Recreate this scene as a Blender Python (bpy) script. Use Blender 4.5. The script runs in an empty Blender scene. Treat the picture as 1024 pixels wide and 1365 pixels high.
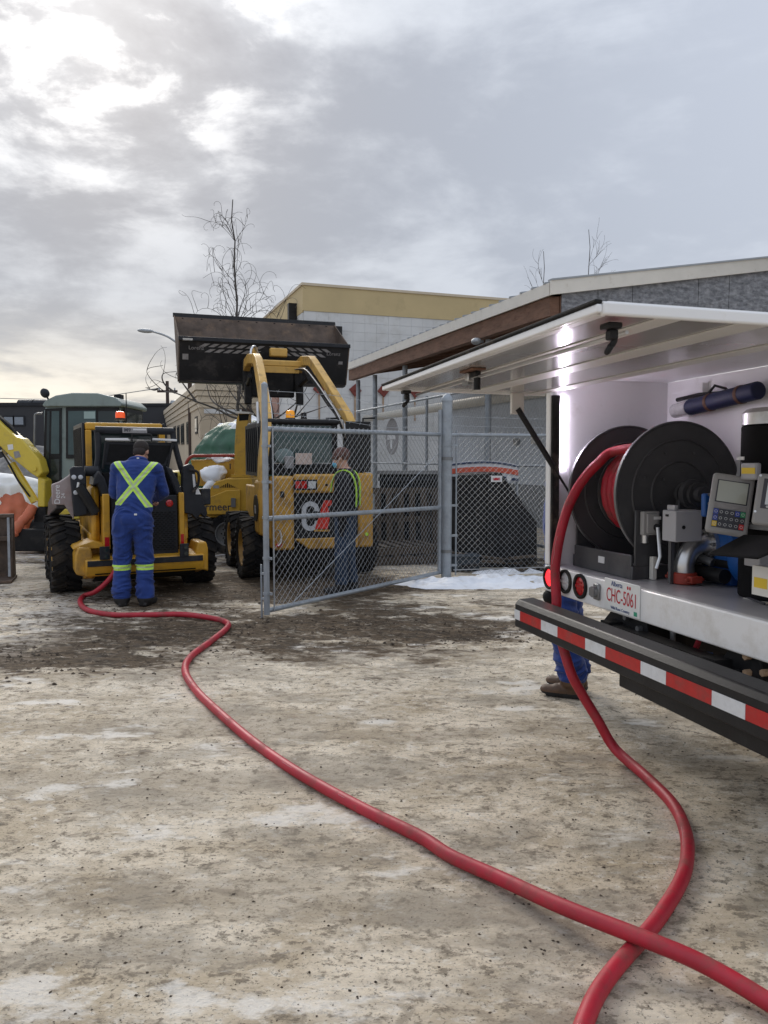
import bpy, bmesh, math, random
from mathutils import Vector, Matrix, noise
random.seed(7)
sc = bpy.context.scene
COL = sc.collection
R_ = math.radians

# ---------------------------------------------------------------- camera
CAM_H, FPX, PCX, PCY, HOR = 1.6, 1025.0, 512.0, 682.5, 610.0
PITCH = math.atan((PCY - HOR) / FPX)
cd = bpy.data.cameras.new('camera')
cam = bpy.data.objects.new('camera', cd); COL.objects.link(cam)
cam.location = (0, 0, CAM_H)
cam.rotation_euler = (math.pi/2 - PITCH, 0, 0)
cd.sensor_fit = 'VERTICAL'; cd.sensor_height = 24.0; cd.sensor_width = 18.0
cd.lens = 24.0 * FPX / 1365.0
cd.clip_start = 0.05; cd.clip_end = 2000
sc.camera = cam

# ---------------------------------------------------------------- light
SUN_AZ, SUN_EL = R_(-20.0), R_(30.0)          # azimuth from +Y towards +X
SD = Vector((math.sin(SUN_AZ)*math.cos(SUN_EL), math.cos(SUN_AZ)*math.cos(SUN_EL), math.sin(SUN_EL)))
w = bpy.data.worlds.new('World'); sc.world = w; w.use_nodes = True
nt = w.node_tree; nt.nodes.clear()
def wn(t, **k):
    n = nt.nodes.new(t)
    for a, b in k.items(): setattr(n, a, b)
    return n
def wl(a, b): nt.links.new(a, b)
def wmath(op, a, b=None, c=None, clamp=False):
    n = wn('ShaderNodeMath', operation=op); n.use_clamp = clamp
    for i, v in enumerate((a, b, c)):
        if v is None: continue
        if isinstance(v, (int, float)): n.inputs[i].default_value = v
        else: wl(v, n.inputs[i])
    return n.outputs[0]
def wmix(f, a, b, mode='MIX'):
    n = wn('ShaderNodeMix', data_type='RGBA', blend_type=mode)
    for s, v in ((n.inputs[0], f), (n.inputs[6], a), (n.inputs[7], b)):
        if isinstance(v, (int, float)): s.default_value = v
        elif isinstance(v, tuple): s.default_value = (*v, 1)
        else: wl(v, s)
    return n.outputs[2]
sky = wn('ShaderNodeTexSky', sky_type='NISHITA', sun_disc=False)
sky.sun_elevation = SUN_EL; sky.sun_rotation = SUN_AZ; sky.dust_density = 2.0
tc = wn('ShaderNodeTexCoord'); sx = wn('ShaderNodeSeparateXYZ'); wl(tc.outputs['Generated'], sx.inputs[0])
dx, dy, dz = sx.outputs
den = wmath('ADD', wmath('MAXIMUM', dz, 0.0), 0.16)
cb = wn('ShaderNodeCombineXYZ'); wl(wmath('DIVIDE', dx, den), cb.inputs[0]); wl(wmath('DIVIDE', dy, den), cb.inputs[1])
cb.inputs[2].default_value = 4.3
def wnoise(scale, detail, rough, dist=0.0):
    n = wn('ShaderNodeTexNoise'); wl(cb.outputs[0], n.inputs['Vector'])
    n.inputs['Scale'].default_value = scale; n.inputs['Detail'].default_value = detail
    n.inputs['Roughness'].default_value = rough; n.inputs['Distortion'].default_value = dist
    return n.outputs[0]
def wrange(v, a, b, c=0.0, d=1.0):
    n = wn('ShaderNodeMapRange', interpolation_type='SMOOTHSTEP'); wl(v, n.inputs[0])
    for i, q in enumerate((a, b, c, d)): n.inputs[i+1].default_value = q
    return n.outputs[0]
vd = wn('ShaderNodeVectorMath', operation='DOT_PRODUCT'); wl(tc.outputs['Generated'], vd.inputs[0]); vd.inputs[1].default_value = SD
sd = wmath('MAXIMUM', vd.outputs['Value'], 0.0)
near = wmath('POWER', sd, 5.0)                    # broad brightening towards the veiled sun
glow = wmath('POWER', sd, 85.0)
n1 = wnoise(1.25, 9, 0.56, 0.35)
n2 = wnoise(3.6, 8, 0.6, 0.2)
cl = wmath('ADD', wmath('MULTIPLY', n1, 0.72), wmath('MULTIPLY', n2, 0.28))
cloud = wrange(cl, 0.44, 0.63)
# thin even veil away from the sun, heavier cloud relief near it
contrast = wmath('ADD', wmath('MULTIPLY', near, 0.95), 0.05, clamp=True)
dark = wmix(contrast, (0.49, 0.53, 0.61), (0.215, 0.237, 0.28))
lite = wmix(near, (0.55, 0.59, 0.665), (0.46, 0.49, 0.535))
c = wmix(cloud, dark, lite)
gaps = wrange(wmath('ADD', wmath('MULTIPLY', n1, 0.45), wmath('MULTIPLY', n2, 0.55)), 0.49, 0.60)
c = wmix(1.0, c, wmix(wmath('MULTIPLY', wmath('MULTIPLY', gaps, glow), 1.0), (0, 0, 0), (1.35, 1.31, 1.24)), 'ADD')
# warm clear band low over the horizon on the sun's side
hb = wrange(dz, 0.20, 0.03)
hz = wmath('MULTIPLY', hb, wmath('POWER', wmath('MAXIMUM', wmath('ADD', wmath('MULTIPLY', dx, -0.62), wmath('MULTIPLY', dy, 0.78)), 0.0), 7.0))
c = wmix(wmath('MULTIPLY', hz, wrange(cl, 0.36, 0.56, 0.25, 1.0), clamp=True), c, (1.12, 1.02, 0.84))
skys = wmix(1.0, sky.outputs[0], (0.10, 0.10, 0.10), 'MULTIPLY')
c = wmix(0.94, skys, c)
zen = wmath('ADD', wmath('MULTIPLY', wmath('MAXIMUM', dz, 0.0), 0.75), 0.86)      # overcast sky grows brighter towards the zenith
zc_ = wn('ShaderNodeCombineColor')
for i_ in range(3): wl(zen, zc_.inputs[i_])
c = wmix(1.0, c, zc_.outputs[0], 'MULTIPLY')
bg = wn('ShaderNodeBackground'); wl(c, bg.inputs[0]); bg.inputs[1].default_value = 1.0
wo = wn('ShaderNodeOutputWorld'); wl(bg.outputs[0], wo.inputs[0])

sl = bpy.data.lights.new('sun', 'SUN'); sl.energy = 1.5; sl.angle = R_(22); sl.color = (1.0, 0.94, 0.86)
sun = bpy.data.objects.new('sun', sl); COL.objects.link(sun)
sun.rotation_euler = SD.to_track_quat('Z', 'Y').to_euler()
vs = sc.view_settings
vs.view_transform = 'Standard'; vs.look = 'None'; vs.gamma = 1.0; vs.exposure = 0.28; vs.use_curve_mapping = False

# ---------------------------------------------------------------- pixel helpers (a pixel gives a direction only)
def ray(px, py):
    x = (px-PCX)/FPX; u = (PCY-py)/FPX
    return Vector((x, math.cos(PITCH)+u*math.sin(PITCH), -math.sin(PITCH)+u*math.cos(PITCH)))
def at(px, py, Y):
    r = ray(px, py); r = r*(Y/r.y); return Vector((r.x, Y, r.z+CAM_H))
def gnd(px, py, z=0.0):
    r = ray(px, py); t = (z-CAM_H)/r.z; return Vector((r.x*t, r.y*t, z))
class Frame:
    """local x = right, y = heading, z = up"""
    def __init__(s, o, az, roll=0):
        a, e = R_(az), R_(roll); s.o = Vector(o)
        h = Vector((math.sin(a), math.cos(a), 0)); r = Vector((math.cos(a), -math.sin(a), 0)); z = Vector((0, 0, 1))
        s.x = r*math.cos(e)+z*math.sin(e); s.y = h; s.z = -r*math.sin(e)+z*math.cos(e)
        s.m = Matrix((s.x, s.y, s.z)).transposed().to_4x4(); s.m.translation = s.o
    def on(s, px, py, axis, val):
        r = ray(px, py); c0 = Vector((0, 0, CAM_H))-s.o; n = (s.x, s.y, s.z)[axis]
        t = (val-c0.dot(n))/r.dot(n); q = c0+r*t
        return Vector((q.dot(s.x), q.dot(s.y), q.dot(s.z)))
    def loc(s, p):
        q = Vector(p)-s.o; return Vector((q.dot(s.x), q.dot(s.y), q.dot(s.z)))
    def w(s, p): return s.m @ Vector(p)

# ---------------------------------------------------------------- materials
MATS = {}
def M(name, col=(.5, .5, .5), rough=.6, metal=0., var=.12, vs=4., dirt=None, da=0., ds=5., bump=0., bs=80., emit=None, es=0., trans=0., stretch=None, coat=0., alpha=1., world=False):
    if name in MATS: return MATS[name]
    m = bpy.data.materials.new(name); m.use_nodes = True; t = m.node_tree; b = t.nodes['Principled BSDF']
    L = t.links.new; N = t.nodes.new
    b.inputs['Roughness'].default_value = rough; b.inputs['Metallic'].default_value = metal
    if coat: b.inputs['Coat Weight'].default_value = coat; b.inputs['Coat Roughness'].default_value = .08
    if trans: b.inputs['Transmission Weight'].default_value = trans
    if alpha < 1: b.inputs['Alpha'].default_value = alpha
    tcn = N('ShaderNodeTexCoord'); vec = tcn.outputs['Object']
    if world: vec = N('ShaderNodeNewGeometry').outputs['Position']
    if stretch:
        mp = N('ShaderNodeMapping'); L(vec, mp.inputs[0]); mp.inputs['Scale'].default_value = stretch; vec = mp.outputs[0]
    def nz(s, d=5, r=.6):
        n = N('ShaderNodeTexNoise'); L(vec, n.inputs['Vector']); n.inputs['Scale'].default_value = s
        n.inputs['Detail'].default_value = d; n.inputs['Roughness'].default_value = r; return n.outputs[0]
    def mx(f, a, c_):
        n = N('ShaderNodeMix'); n.data_type = 'RGBA'
        for s_, v in ((n.inputs[0], f), (n.inputs[6], a), (n.inputs[7], c_)):
            if isinstance(v, (int, float)): s_.default_value = v
            elif isinstance(v, tuple): s_.default_value = (*v, 1)
            else: L(v, s_)
        return n.outputs[2]
    def rng(v, a, c_, lo=0., hi=1.):
        n = N('ShaderNodeMapRange'); L(v, n.inputs[0])
        for i, q in enumerate((a, c_, lo, hi)): n.inputs[i+1].default_value = q
        return n.outputs[0]
    n = nz(vs)
    cc = mx(rng(n, .3, .7), tuple(x*(1-var) for x in col), tuple(min(1, x*(1+var)) for x in col))
    if dirt:
        d = rng(nz(ds, 8, .68), .62-.28*da, .74-.16*da)
        mm = N('ShaderNodeMath'); mm.operation = 'MULTIPLY'; L(d, mm.inputs[0]); mm.inputs[1].default_value = min(1, .35+.6*da)
        cc = mx(mm.outputs[0], cc, dirt)
        L(rng(mm.outputs[0], 0, 1, rough, min(1, rough+.35)), b.inputs['Roughness'])
    else:
        L(rng(n, .25, .75, max(0.02, rough-.06), min(1, rough+.06)), b.inputs['Roughness'])
    L(cc, b.inputs['Base Color'])
    if bump:
        bn = N('ShaderNodeBump'); L(nz(bs, 5, .6), bn.inputs['Height']); bn.inputs['Strength'].default_value = bump
        bn.inputs['Distance'].default_value = .01; L(bn.outputs[0], b.inputs['Normal'])
    if emit:
        b.inputs['Emission Color'].default_value = (*emit, 1); b.inputs['Emission Strength'].default_value = es
    MATS[name] = m; return m
DUST = (.22, .19, .15)
M('white_paint', (.80, .80, .80), .3, var=.03, vs=2, dirt=(.52, .48, .42), da=.3, ds=4, coat=.2)
M('truck_inner', (.80, .80, .82), .35, var=.03, vs=2, dirt=(.5, .48, .46), da=.1)
M('door_skin', (.60, .59, .58), .16, metal=.45, var=.05, vs=1.5, dirt=(.42, .4, .38), da=.12, ds=2)
M('door_rib', (.66, .65, .62), .4, var=.05, dirt=(.4, .37, .33), da=.15)
M('deck_plate', (.55, .54, .57), .3, metal=.25, var=.08, vs=3, dirt=(.33, .31, .3), da=.3, ds=5)
M('black_steel', (.017, .017, .018), .45, var=.3, vs=6, dirt=(.07, .065, .06), da=.15, ds=7, bump=.08)
M('black_dirty', (.014, .014, .015), .6, var=.4, vs=5, dirt=(.055, .05, .045), da=.4, ds=6, bump=.15)
M('black_rubber', (.018, .018, .018), .8, var=.3, vs=8, dirt=(.13, .11, .09), da=.35, ds=7, bump=.2, bs=60)
M('black_plastic', (.02, .02, .022), .5, var=.2)
M('red_tape', (.42, .012, .012), .35, var=.12, vs=30, dirt=(.17, .06, .05), da=.4, ds=10)
M('white_tape', (.62, .64, .66), .35, var=.1, vs=40, dirt=(.36, .33, .29), da=.42, ds=10)
M('red_lamp', (.45, .008, .012), .2, var=.1, vs=60, coat=.5)
M('red_lamp_lit', (.7, .02, .02), .2, var=.1, emit=(1, .03, .04), es=1.6)
M('clear_lamp', (.55, .56, .57), .18, var=.12, vs=60, coat=.5)
M('grey_metal', (.22, .225, .23), .38, metal=.6, var=.15, dirt=(.12, .12, .11), da=.25)
M('reel_black', (.075, .075, .08), .45, metal=.1, var=.12, vs=3, dirt=(.105, .105, .105), da=.25, ds=4)
M('reel_frame', (.10, .10, .105), .42, metal=.5, var=.15, dirt=(.05, .05, .05), da=.25)
M('hose_red', (.40, .014, .03), .5, var=.2, vs=7, dirt=(.15, .065, .05), da=.45, ds=8, bump=.08, bs=200)
M('hose_print', (.42, .16, .16), .6, var=.2)
M('alu', (.62, .62, .62), .28, metal=.9, var=.12, vs=8, dirt=(.3, .29, .27), da=.25)
M('galv', (.31, .34, .37), .5, metal=.45, var=.16, vs=9, dirt=(.28, .27, .25), da=.25, ds=12)
M('wire', (.36, .375, .39), .5, metal=.3, var=.15, vs=5)
M('box_grey', (.40, .40, .42), .45, var=.05, dirt=(.2, .2, .2), da=.12)
M('reg_grey', (.31, .305, .30), .5, var=.05, dirt=(.15, .15, .14), da=.1)
M('lcd', (.42, .44, .38), .2, var=.05)
M('lcd_white', (.62, .66, .68), .15, var=.05)
M('meter_blue', (.012, .09, .33), .4, var=.2, vs=6, dirt=(.03, .04, .07), da=.35)
M('clamp_red', (.30, .035, .02), .5, var=.15, dirt=(.1, .04, .03), da=.3)
M('led', (1, 1, 1), .5, var=0, emit=(.93, .82, 1.0), es=90.)
M('key_blue', (.03, .06, .35), .4); M('key_yellow', (.75, .52, .03), .4); M('key_red', (.6, .03, .03), .4)
M('key_green', (.03, .3, .12), .4); M('key_dark', (.04, .04, .05), .4); M('key_ring', (.5, .5, .5), .4)
M('paper', (.72, .70, .64), .8, var=.06, dirt=(.7, .45, .1), da=.1)
M('plate_white', (.72, .73, .72), .35, var=.03)
M('plate_red', (.45, .015, .03), .4); M('ink_blue', (.03, .06, .2), .5); M('ink_green', (.02, .28, .16), .5)
M('bluebag', (.008, .014, .06), .6, var=.3)
M('cat_yellow', (.46, .25, .035), .45, var=.16, vs=3, dirt=(.13, .08, .04), da=.5, ds=4, coat=.1)
M('arm_yellow', (.60, .36, .08), .42, var=.15, vs=3, dirt=(.20, .125, .06), da=.5, ds=5)
M('jd_yellow', (.53, .28, .02), .42, var=.14, vs=3, dirt=(.15, .09, .04), da=.45, ds=4, coat=.1)
M('ex_yellow', (.62, .47, .05), .38, var=.08, vs=2, dirt=(.3, .22, .08), da=.22, ds=4, coat=.15)
M('chip_yellow', (.50, .29, .03), .45, var=.12, vs=3, dirt=(.14, .09, .05), da=.35, ds=4)
M('charcoal', (.022, .024, .029), .45, var=.2, vs=4, dirt=(.09, .08, .07), da=.22, ds=5)
M('engine_dark', (.006, .006, .0065), .7, var=.5, vs=12, bump=.3)  # near-black that stands in for shade in the bay, slots and openings
M('glass_dark', (.02, .03, .03), .06, var=.2, vs=1.2)
M('cab_green', (.21, .26, .245), .42, var=.07, dirt=(.1, .11, .1), da=.22)
M('tyre', (.013, .013, .014), .85, var=.3, vs=6, dirt=(.075, .062, .048), da=.5, ds=5, bump=.25, bs=40)
M('amber', (.75, .30, .02), .2, var=.05, emit=(1, .4, .02), es=.25); M('orange_lens', (.75, .09, .02), .2, var=.05, emit=(1, .12, .02), es=.3)
M('rusty_steel', (.10, .075, .06), .7, var=.35, vs=5, dirt=(.21, .145, .10), da=.45, ds=4, bump=.2)
M('bucket_black', (.022, .022, .024), .5, var=.25, vs=4, dirt=(.09, .08, .075), da=.3, ds=5)
M('decal_grey', (.26, .25, .25), .5, var=.2, vs=20); M('decal_white', (.68, .68, .68), .5, var=.06)
M('decal_side', (.30, .25, .245), .45, var=.1, dirt=(.22, .10, .09), da=.45, ds=3)
M('cat_red', (.62, .035, .02), .45, var=.05); M('cat_grey', (.50, .52, .55), .45, var=.05)
M('snow', (.80, .82, .86), .7, var=.06, vs=4, dirt=(.56, .52, .46), da=.34, ds=5, bump=.8, bs=22)
M('tarp_green', (.015, .085, .042), .45, var=.35, vs=3, dirt=(.05, .13, .08), da=.3, bump=.2, bs=25)
M('tarp_orange', (.50, .13, .06), .6, var=.15, vs=3, dirt=(.4, .18, .1), da=.3, bump=.2, bs=25)
M('bark', (.075, .066, .06), .9, var=.3, vs=12, bump=.4)
M('skin', (.44, .24, .17), .5, var=.08, vs=20); M('hair', (.018, .012, .01), .8, var=.3, vs=40)
M('boot_black', (.015, .014, .014), .6, var=.3, vs=20); M('boot_brown', (.10, .055, .03), .6, var=.25, vs=25)
M('boot_sole', (.012, .012, .012), .8)
M('jeans', (.018, .034, .066), .85, var=.3, vs=7, dirt=(.045, .07, .115), da=.25, ds=9, bump=.2, bs=60)
M('jacket_black', (.013, .013, .016), .75, var=.25, vs=8, bump=.15, bs=50)
M('beanie', (.11, .055, .045), .95, var=.2, vs=40, bump=.5, bs=200)
M('hivis', (.42, .72, .05), .6, var=.08); M('mask_blue', (.12, .42, .62), .8); M('silver', (.5, .52, .5), .35, var=.1)
M('roof_trim', (.66, .63, .57), .5, var=.05, dirt=(.4, .35, .28), da=.15); M('roof_metal', (.30, .32, .34), .45, metal=.3, var=.1)
M('wood_brown', (.15, .075, .045), .75, var=.25, vs=3, dirt=(.07, .035, .02), da=.4, ds=5, stretch=(1, 1, 5), bump=.2)
M('osb', (.15, .155, .17), .8, var=.55, vs=9, dirt=(.36, .365, .38), da=.55, ds=7, stretch=(1, 1, 2.), bump=.25)
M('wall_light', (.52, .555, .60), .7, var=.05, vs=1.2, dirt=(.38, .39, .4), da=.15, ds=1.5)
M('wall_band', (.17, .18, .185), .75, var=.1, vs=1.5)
M('tan_stucco', (.52, .41, .22), .8, var=.08, vs=.6, dirt=(.36, .28, .16), da=.25, ds=1)
M('block_white', (.60, .605, .60), .75, var=.07, vs=1.1, dirt=(.46, .45, .42), da=.38, ds=1.3, bump=.15, bs=14, world=True)
M('mortar', (.56, .565, .56), .8, var=.05)
M('beige_stucco', (.50, .42, .31), .8, var=.06, vs=.5, dirt=(.4, .34, .25), da=.15, ds=.6); M('beige_trim', (.56, .48, .36), .75, var=.05)
M('dark_wall', (.030, .031, .036), .7, var=.15, vs=.5); M('pink_post', (.36, .21, .17), .7, var=.08)
M('rust_plate', (.19, .045, .035), .8, var=.25, vs=6); M('rust_streak', (.40, .27, .17), .8, var=.2, vs=3)
M('pipe_cream', (.56, .53, .46), .5, var=.08)
M('banner_white', (.55, .57, .6), .6); M('banner_orange', (.60, .10, .05), .6); M('banner_navy', (.03, .045, .10), .6)
M('gravel_grey', (.16, .155, .15), .9, var=.3, vs=6, dirt=(.3, .29, .28), da=.4, ds=5, bump=.6, bs=12)
M('pallet_wood', (.085, .064, .046), .85, var=.4, vs=4, dirt=(.025, .022, .02), da=.45); M('crate_dark', (.03, .042, .055), .6, var=.2)
M('lamp_grey', (.34, .36, .38), .5, metal=.4); M('pole_brown', (.055, .035, .028), .8, var=.2)
M('cable_grey', (.2, .21, .22), .6)
mat = MATS
for k_ in ('black_steel', 'black_dirty', 'charcoal', 'bucket_black', 'black_plastic', 'engine_dark', 'tyre', 'black_rubber', 'rusty_steel', 'jacket_black', 'reel_black'):
    MATS[k_].node_tree.nodes['Principled BSDF'].inputs['Specular IOR Level'].default_value = .22

# ---------------------------------------------------------------- mesh builder
class MB:
    def __init__(s): s.v = []; s.f = []; s.mi = []; s.cur = 0
    def add(s, v, f):
        b = len(s.v); s.v += [tuple(p) for p in v]; s.f += [tuple(i+b for i in q) for q in f]; s.mi += [s.cur]*len(f); return s
    def box(s, x0, x1, y0, y1, z0, z1):
        return s.add([(x, y, z) for z in (z0, z1) for y in (y0, y1) for x in (x0, x1)],
                     [(0, 2, 3, 1), (4, 5, 7, 6), (0, 1, 5, 4), (2, 6, 7, 3), (0, 4, 6, 2), (1, 3, 7, 5)])
    def obox(s, c, size, rot=None):
        m = rot if rot is not None else Matrix.Identity(3); c = Vector(c); h = [q/2 for q in size]
        vv = [c + m @ Vector((a*h[0], b*h[1], d*h[2])) for d in (-1, 1) for b in (-1, 1) for a in (-1, 1)]
        return s.add(vv, [(0, 2, 3, 1), (4, 5, 7, 6), (0, 1, 5, 4), (2, 6, 7, 3), (0, 4, 6, 2), (1, 3, 7, 5)])
    def bar(s, p0, p1, wdt, h, up=(0, 0, 1)):
        p0, p1 = Vector(p0), Vector(p1); d = (p1-p0); L = d.length; d.normalize(); u = Vector(up)
        sd_ = d.cross(u)
        if sd_.length < 1e-4: sd_ = d.cross(Vector((1, 0, 0)))
        sd_.normalize(); u = sd_.cross(d)
        return s.obox((p0+p1)/2, (wdt, L, h), Matrix((sd_, d, u)).transposed())
    def cyl(s, p0, p1, r0, r1=None, n=14, caps=True):
        return s.tube([p0, p1], [r0, r0 if r1 is None else r1], n, caps)
    def tube(s, path, r, n=8, caps=True):
        P = [Vector(p) for p in path]; rr = r if isinstance(r, (list, tuple)) else [r]*len(P)
        T = []
        for i in range(len(P)):
            d = P[min(i+1, len(P)-1)]-P[max(i-1, 0)]; T.append(d.normalized() if d.length > 1e-9 else Vector((0, 0, 1)))
        a = Vector((0, 0, 1)) if abs(T[0].z) < .9 else Vector((1, 0, 0)); a = (a - T[0]*a.dot(T[0])).normalized()
        vv = []; ff = []
        for i, p in enumerate(P):
            if i: a = (a - T[i]*a.dot(T[i])); a = a.normalized() if a.length > 1e-6 else T[i].orthogonal().normalized()
            b = T[i].cross(a)
            for k in range(n):
                t = 2*math.pi*k/n; vv.append(p + (a*math.cos(t)+b*math.sin(t))*rr[i])
        for i in range(len(P)-1):
            for k in range(n):
                k2 = (k+1) % n; ff.append((i*n+k, i*n+k2, (i+1)*n+k2, (i+1)*n+k))
        if caps: ff.append(tuple(range(n-1, -1, -1))); ff.append(tuple((len(P)-1)*n+k for k in range(n)))
        return s.add(vv, ff)
    def prism(s, poly, axis, a0, a1):
        def q(p, a):
            return {'x': (a, p[0], p[1]), 'y': (p[0], a, p[1]), 'z': (p[0], p[1], a)}[axis]
        n = len(poly); vv = [q(p, a0) for p in poly]+[q(p, a1) for p in poly]
        ff = [tuple(range(n)), tuple(range(2*n-1, n-1, -1))]+[(i, i+n, (i+1) % n+n, (i+1) % n) for i in range(n)]
        return s.add(vv, ff)
    def lathe(s, prof, c, axis, n=32, closed=True):
        """prof: (radius, height along axis) list"""
        ax = Vector(axis).normalized(); a = ax.orthogonal().normalized(); b = ax.cross(a); c = Vector(c); vv = []; ff = []
        m = len(prof)
        for i in range(n):
            t = 2*math.pi*i/n; d = a*math.cos(t)+b*math.sin(t)
            for r, h in prof: vv.append(c+ax*h+d*r)
        for i in range(n):
            j = (i+1) % n
            for k in range(m if closed else m-1):
                k2 = (k+1) % m
                ff.append((i*m+k, j*m+k, j*m+k2, i*m+k2))
        return s.add(vv, ff)
    def disc(s, c, axis, r, h, n=24):
        c = Vector(c); ax = Vector(axis).normalized(); return s.cyl(c, c+ax*h, r, n=n)
    def ell(s, c, rad, n=14, m=9, rot=None):
        c = Vector(c); vv = []; ff = []
        for j in range(m+1):
            ph = -math.pi/2+math.pi*j/m
            for i in range(n):
                t = 2*math.pi*i/n; p = Vector((rad[0]*math.cos(ph)*math.cos(t), rad[1]*math.cos(ph)*math.sin(t), rad[2]*math.sin(ph)))
                vv.append(c+(rot @ p if rot else p))
        for j in range(m):
            for i in range(n):
                i2 = (i+1) % n; ff.append((j*n+i, j*n+i2, (j+1)*n+i2, (j+1)*n+i))
        return s.add(vv, ff)
    def mesh(s, name, mats, smooth=35, doubles=True):
        me = bpy.data.meshes.new(name); me.from_pydata(s.v, [], s.f)
        for m_ in (mats if isinstance(mats, (list, tuple)) else [mats]): me.materials.append(m_)
        if any(s.mi):
            me.polygons.foreach_set('material_index', s.mi)
        if doubles:
            bm = bmesh.new(); bm.from_mesh(me); bmesh.ops.remove_doubles(bm, verts=bm.verts, dist=1e-5)
            bmesh.ops.recalc_face_normals(bm, faces=bm.faces); bm.to_mesh(me); bm.free()
        if smooth:
            me.shade_smooth(); me.set_sharp_from_angle(angle=R_(smooth))
        return me
    def build(s, name, m_, parent=None, bevel=0., smooth=35, seg=2, doubles=True):
        o = bpy.data.objects.new(name, s.mesh(name, m_, smooth, doubles)); COL.objects.link(o)
        if parent: o.parent = parent
        if bevel:
            bv = o.modifiers.new('bevel', 'BEVEL'); bv.width = bevel; bv.segments = seg; bv.limit_method = 'ANGLE'; bv.angle_limit = R_(40)
            bv.harden_normals = False
        return o
def B(*a): return MB().box(*a)
def thing(name, label, cat, frame=None, loc=None, group=None):
    o = bpy.data.objects.new(name, None); COL.objects.link(o); o.empty_display_size = .2
    if frame: o.matrix_world = frame.m
    if loc: o.location = loc
    o['label'] = label; o['category'] = cat
    if group: o['group'] = group
    return o
def tag(o, label, cat, group=None):
    o['label'] = label; o['category'] = cat
    if group: o['group'] = group
    return o
def struct(o, kind='structure'): o['kind'] = kind; return o
def spline(pts, sub=8):
    """Catmull-Rom through points"""
    P = [Vector(p) for p in pts]; out = []
    for i in range(len(P)-1):
        a, b, c_, d = P[max(i-1, 0)], P[i], P[i+1], P[min(i+2, len(P)-1)]
        for k in range(sub):
            t = k/sub
            out.append(.5*((2*b)+(c_-a)*t+(2*a-5*b+4*c_-d)*t*t+(3*b-a-3*c_+d)*t**3))
    out.append(P[-1]); return out
def text(name, s, size, m_, parent, origin, right, up, extrude=.002, align='CENTER', sx=1.0, bold=0.):
    cu = bpy.data.curves.new(name, 'FONT'); cu.body = s; cu.size = size; cu.align_x = align; cu.align_y = 'CENTER'; cu.extrude = extrude; cu.offset = bold
    cu.resolution_u = 3
    ob = bpy.data.objects.new(name, cu); COL.objects.link(ob)
    dg = bpy.context.evaluated_depsgraph_get(); me = bpy.data.meshes.new_from_object(ob.evaluated_get(dg))
    bpy.data.objects.remove(ob); bpy.data.curves.remove(cu)
    r = Vector(right).normalized(); u = Vector(up); u = (u-r*u.dot(r)).normalized(); n = r.cross(u)
    m4 = Matrix((r*sx, u, n)).transposed().to_4x4(); m4.translation = Vector(origin)
    me.transform(m4); me.materials.clear(); me.materials.append(m_)
    o = bpy.data.objects.new(name, me); COL.objects.link(o); o.parent = parent
    return o
# ================================================================ ground
def gh(x, y):
    if abs(x) > 30 or y > 40 or y < -10: return 0.0
    f = noise.noise(Vector((x*.55, y*.55, 1.3)))*.016 + noise.noise(Vector((x*2.1, y*2.6, 5.))) * .010
    f += noise.noise(Vector((x*6.5, y*8.5, 9.)))*.006+noise.noise(Vector((x*15, y*19, 4.)))*.0035
    f += noise.noise(Vector((x*.35+y*.1, y*2.4, 6.)))*.012
    mud = max(0, 1-abs(y-7.3)/2.4)*max(0, 1-max(0, x-.4)/1.2)
    f += mud*(noise.noise(Vector((x*5., y*7., 2.)))*.014+noise.noise(Vector((x*13, y*16, 2.)))*.012)
    return f
def axis_coords(lo, hi, step, far, g=1.35):
    a = []; q = lo
    while q < hi: a.append(q); q += step
    a.append(hi); s = step; l_, r_ = [], []
    q = lo
    while q > -far: s *= g; q -= s; l_.append(q)
    s = step; q = hi
    while q < far: s *= g; q += s; r_.append(q)
    return l_[::-1]+a+r_
gx = axis_coords(-5.0, 2.6, .034, 420); gy = axis_coords(1.6, 10.0, .04, 420)
gb = MB(); nxg = len(gx)
gv = [(x, y, gh(x, y)) for y in gy for x in gx]
gf = [(j*nxg+i, j*nxg+i+1, (j+1)*nxg+i+1, (j+1)*nxg+i) for j in range(len(gy)-1) for i in range(nxg-1)]
gb.v = gv; gb.f = gf; gb.mi = [0]*len(gf)
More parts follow.
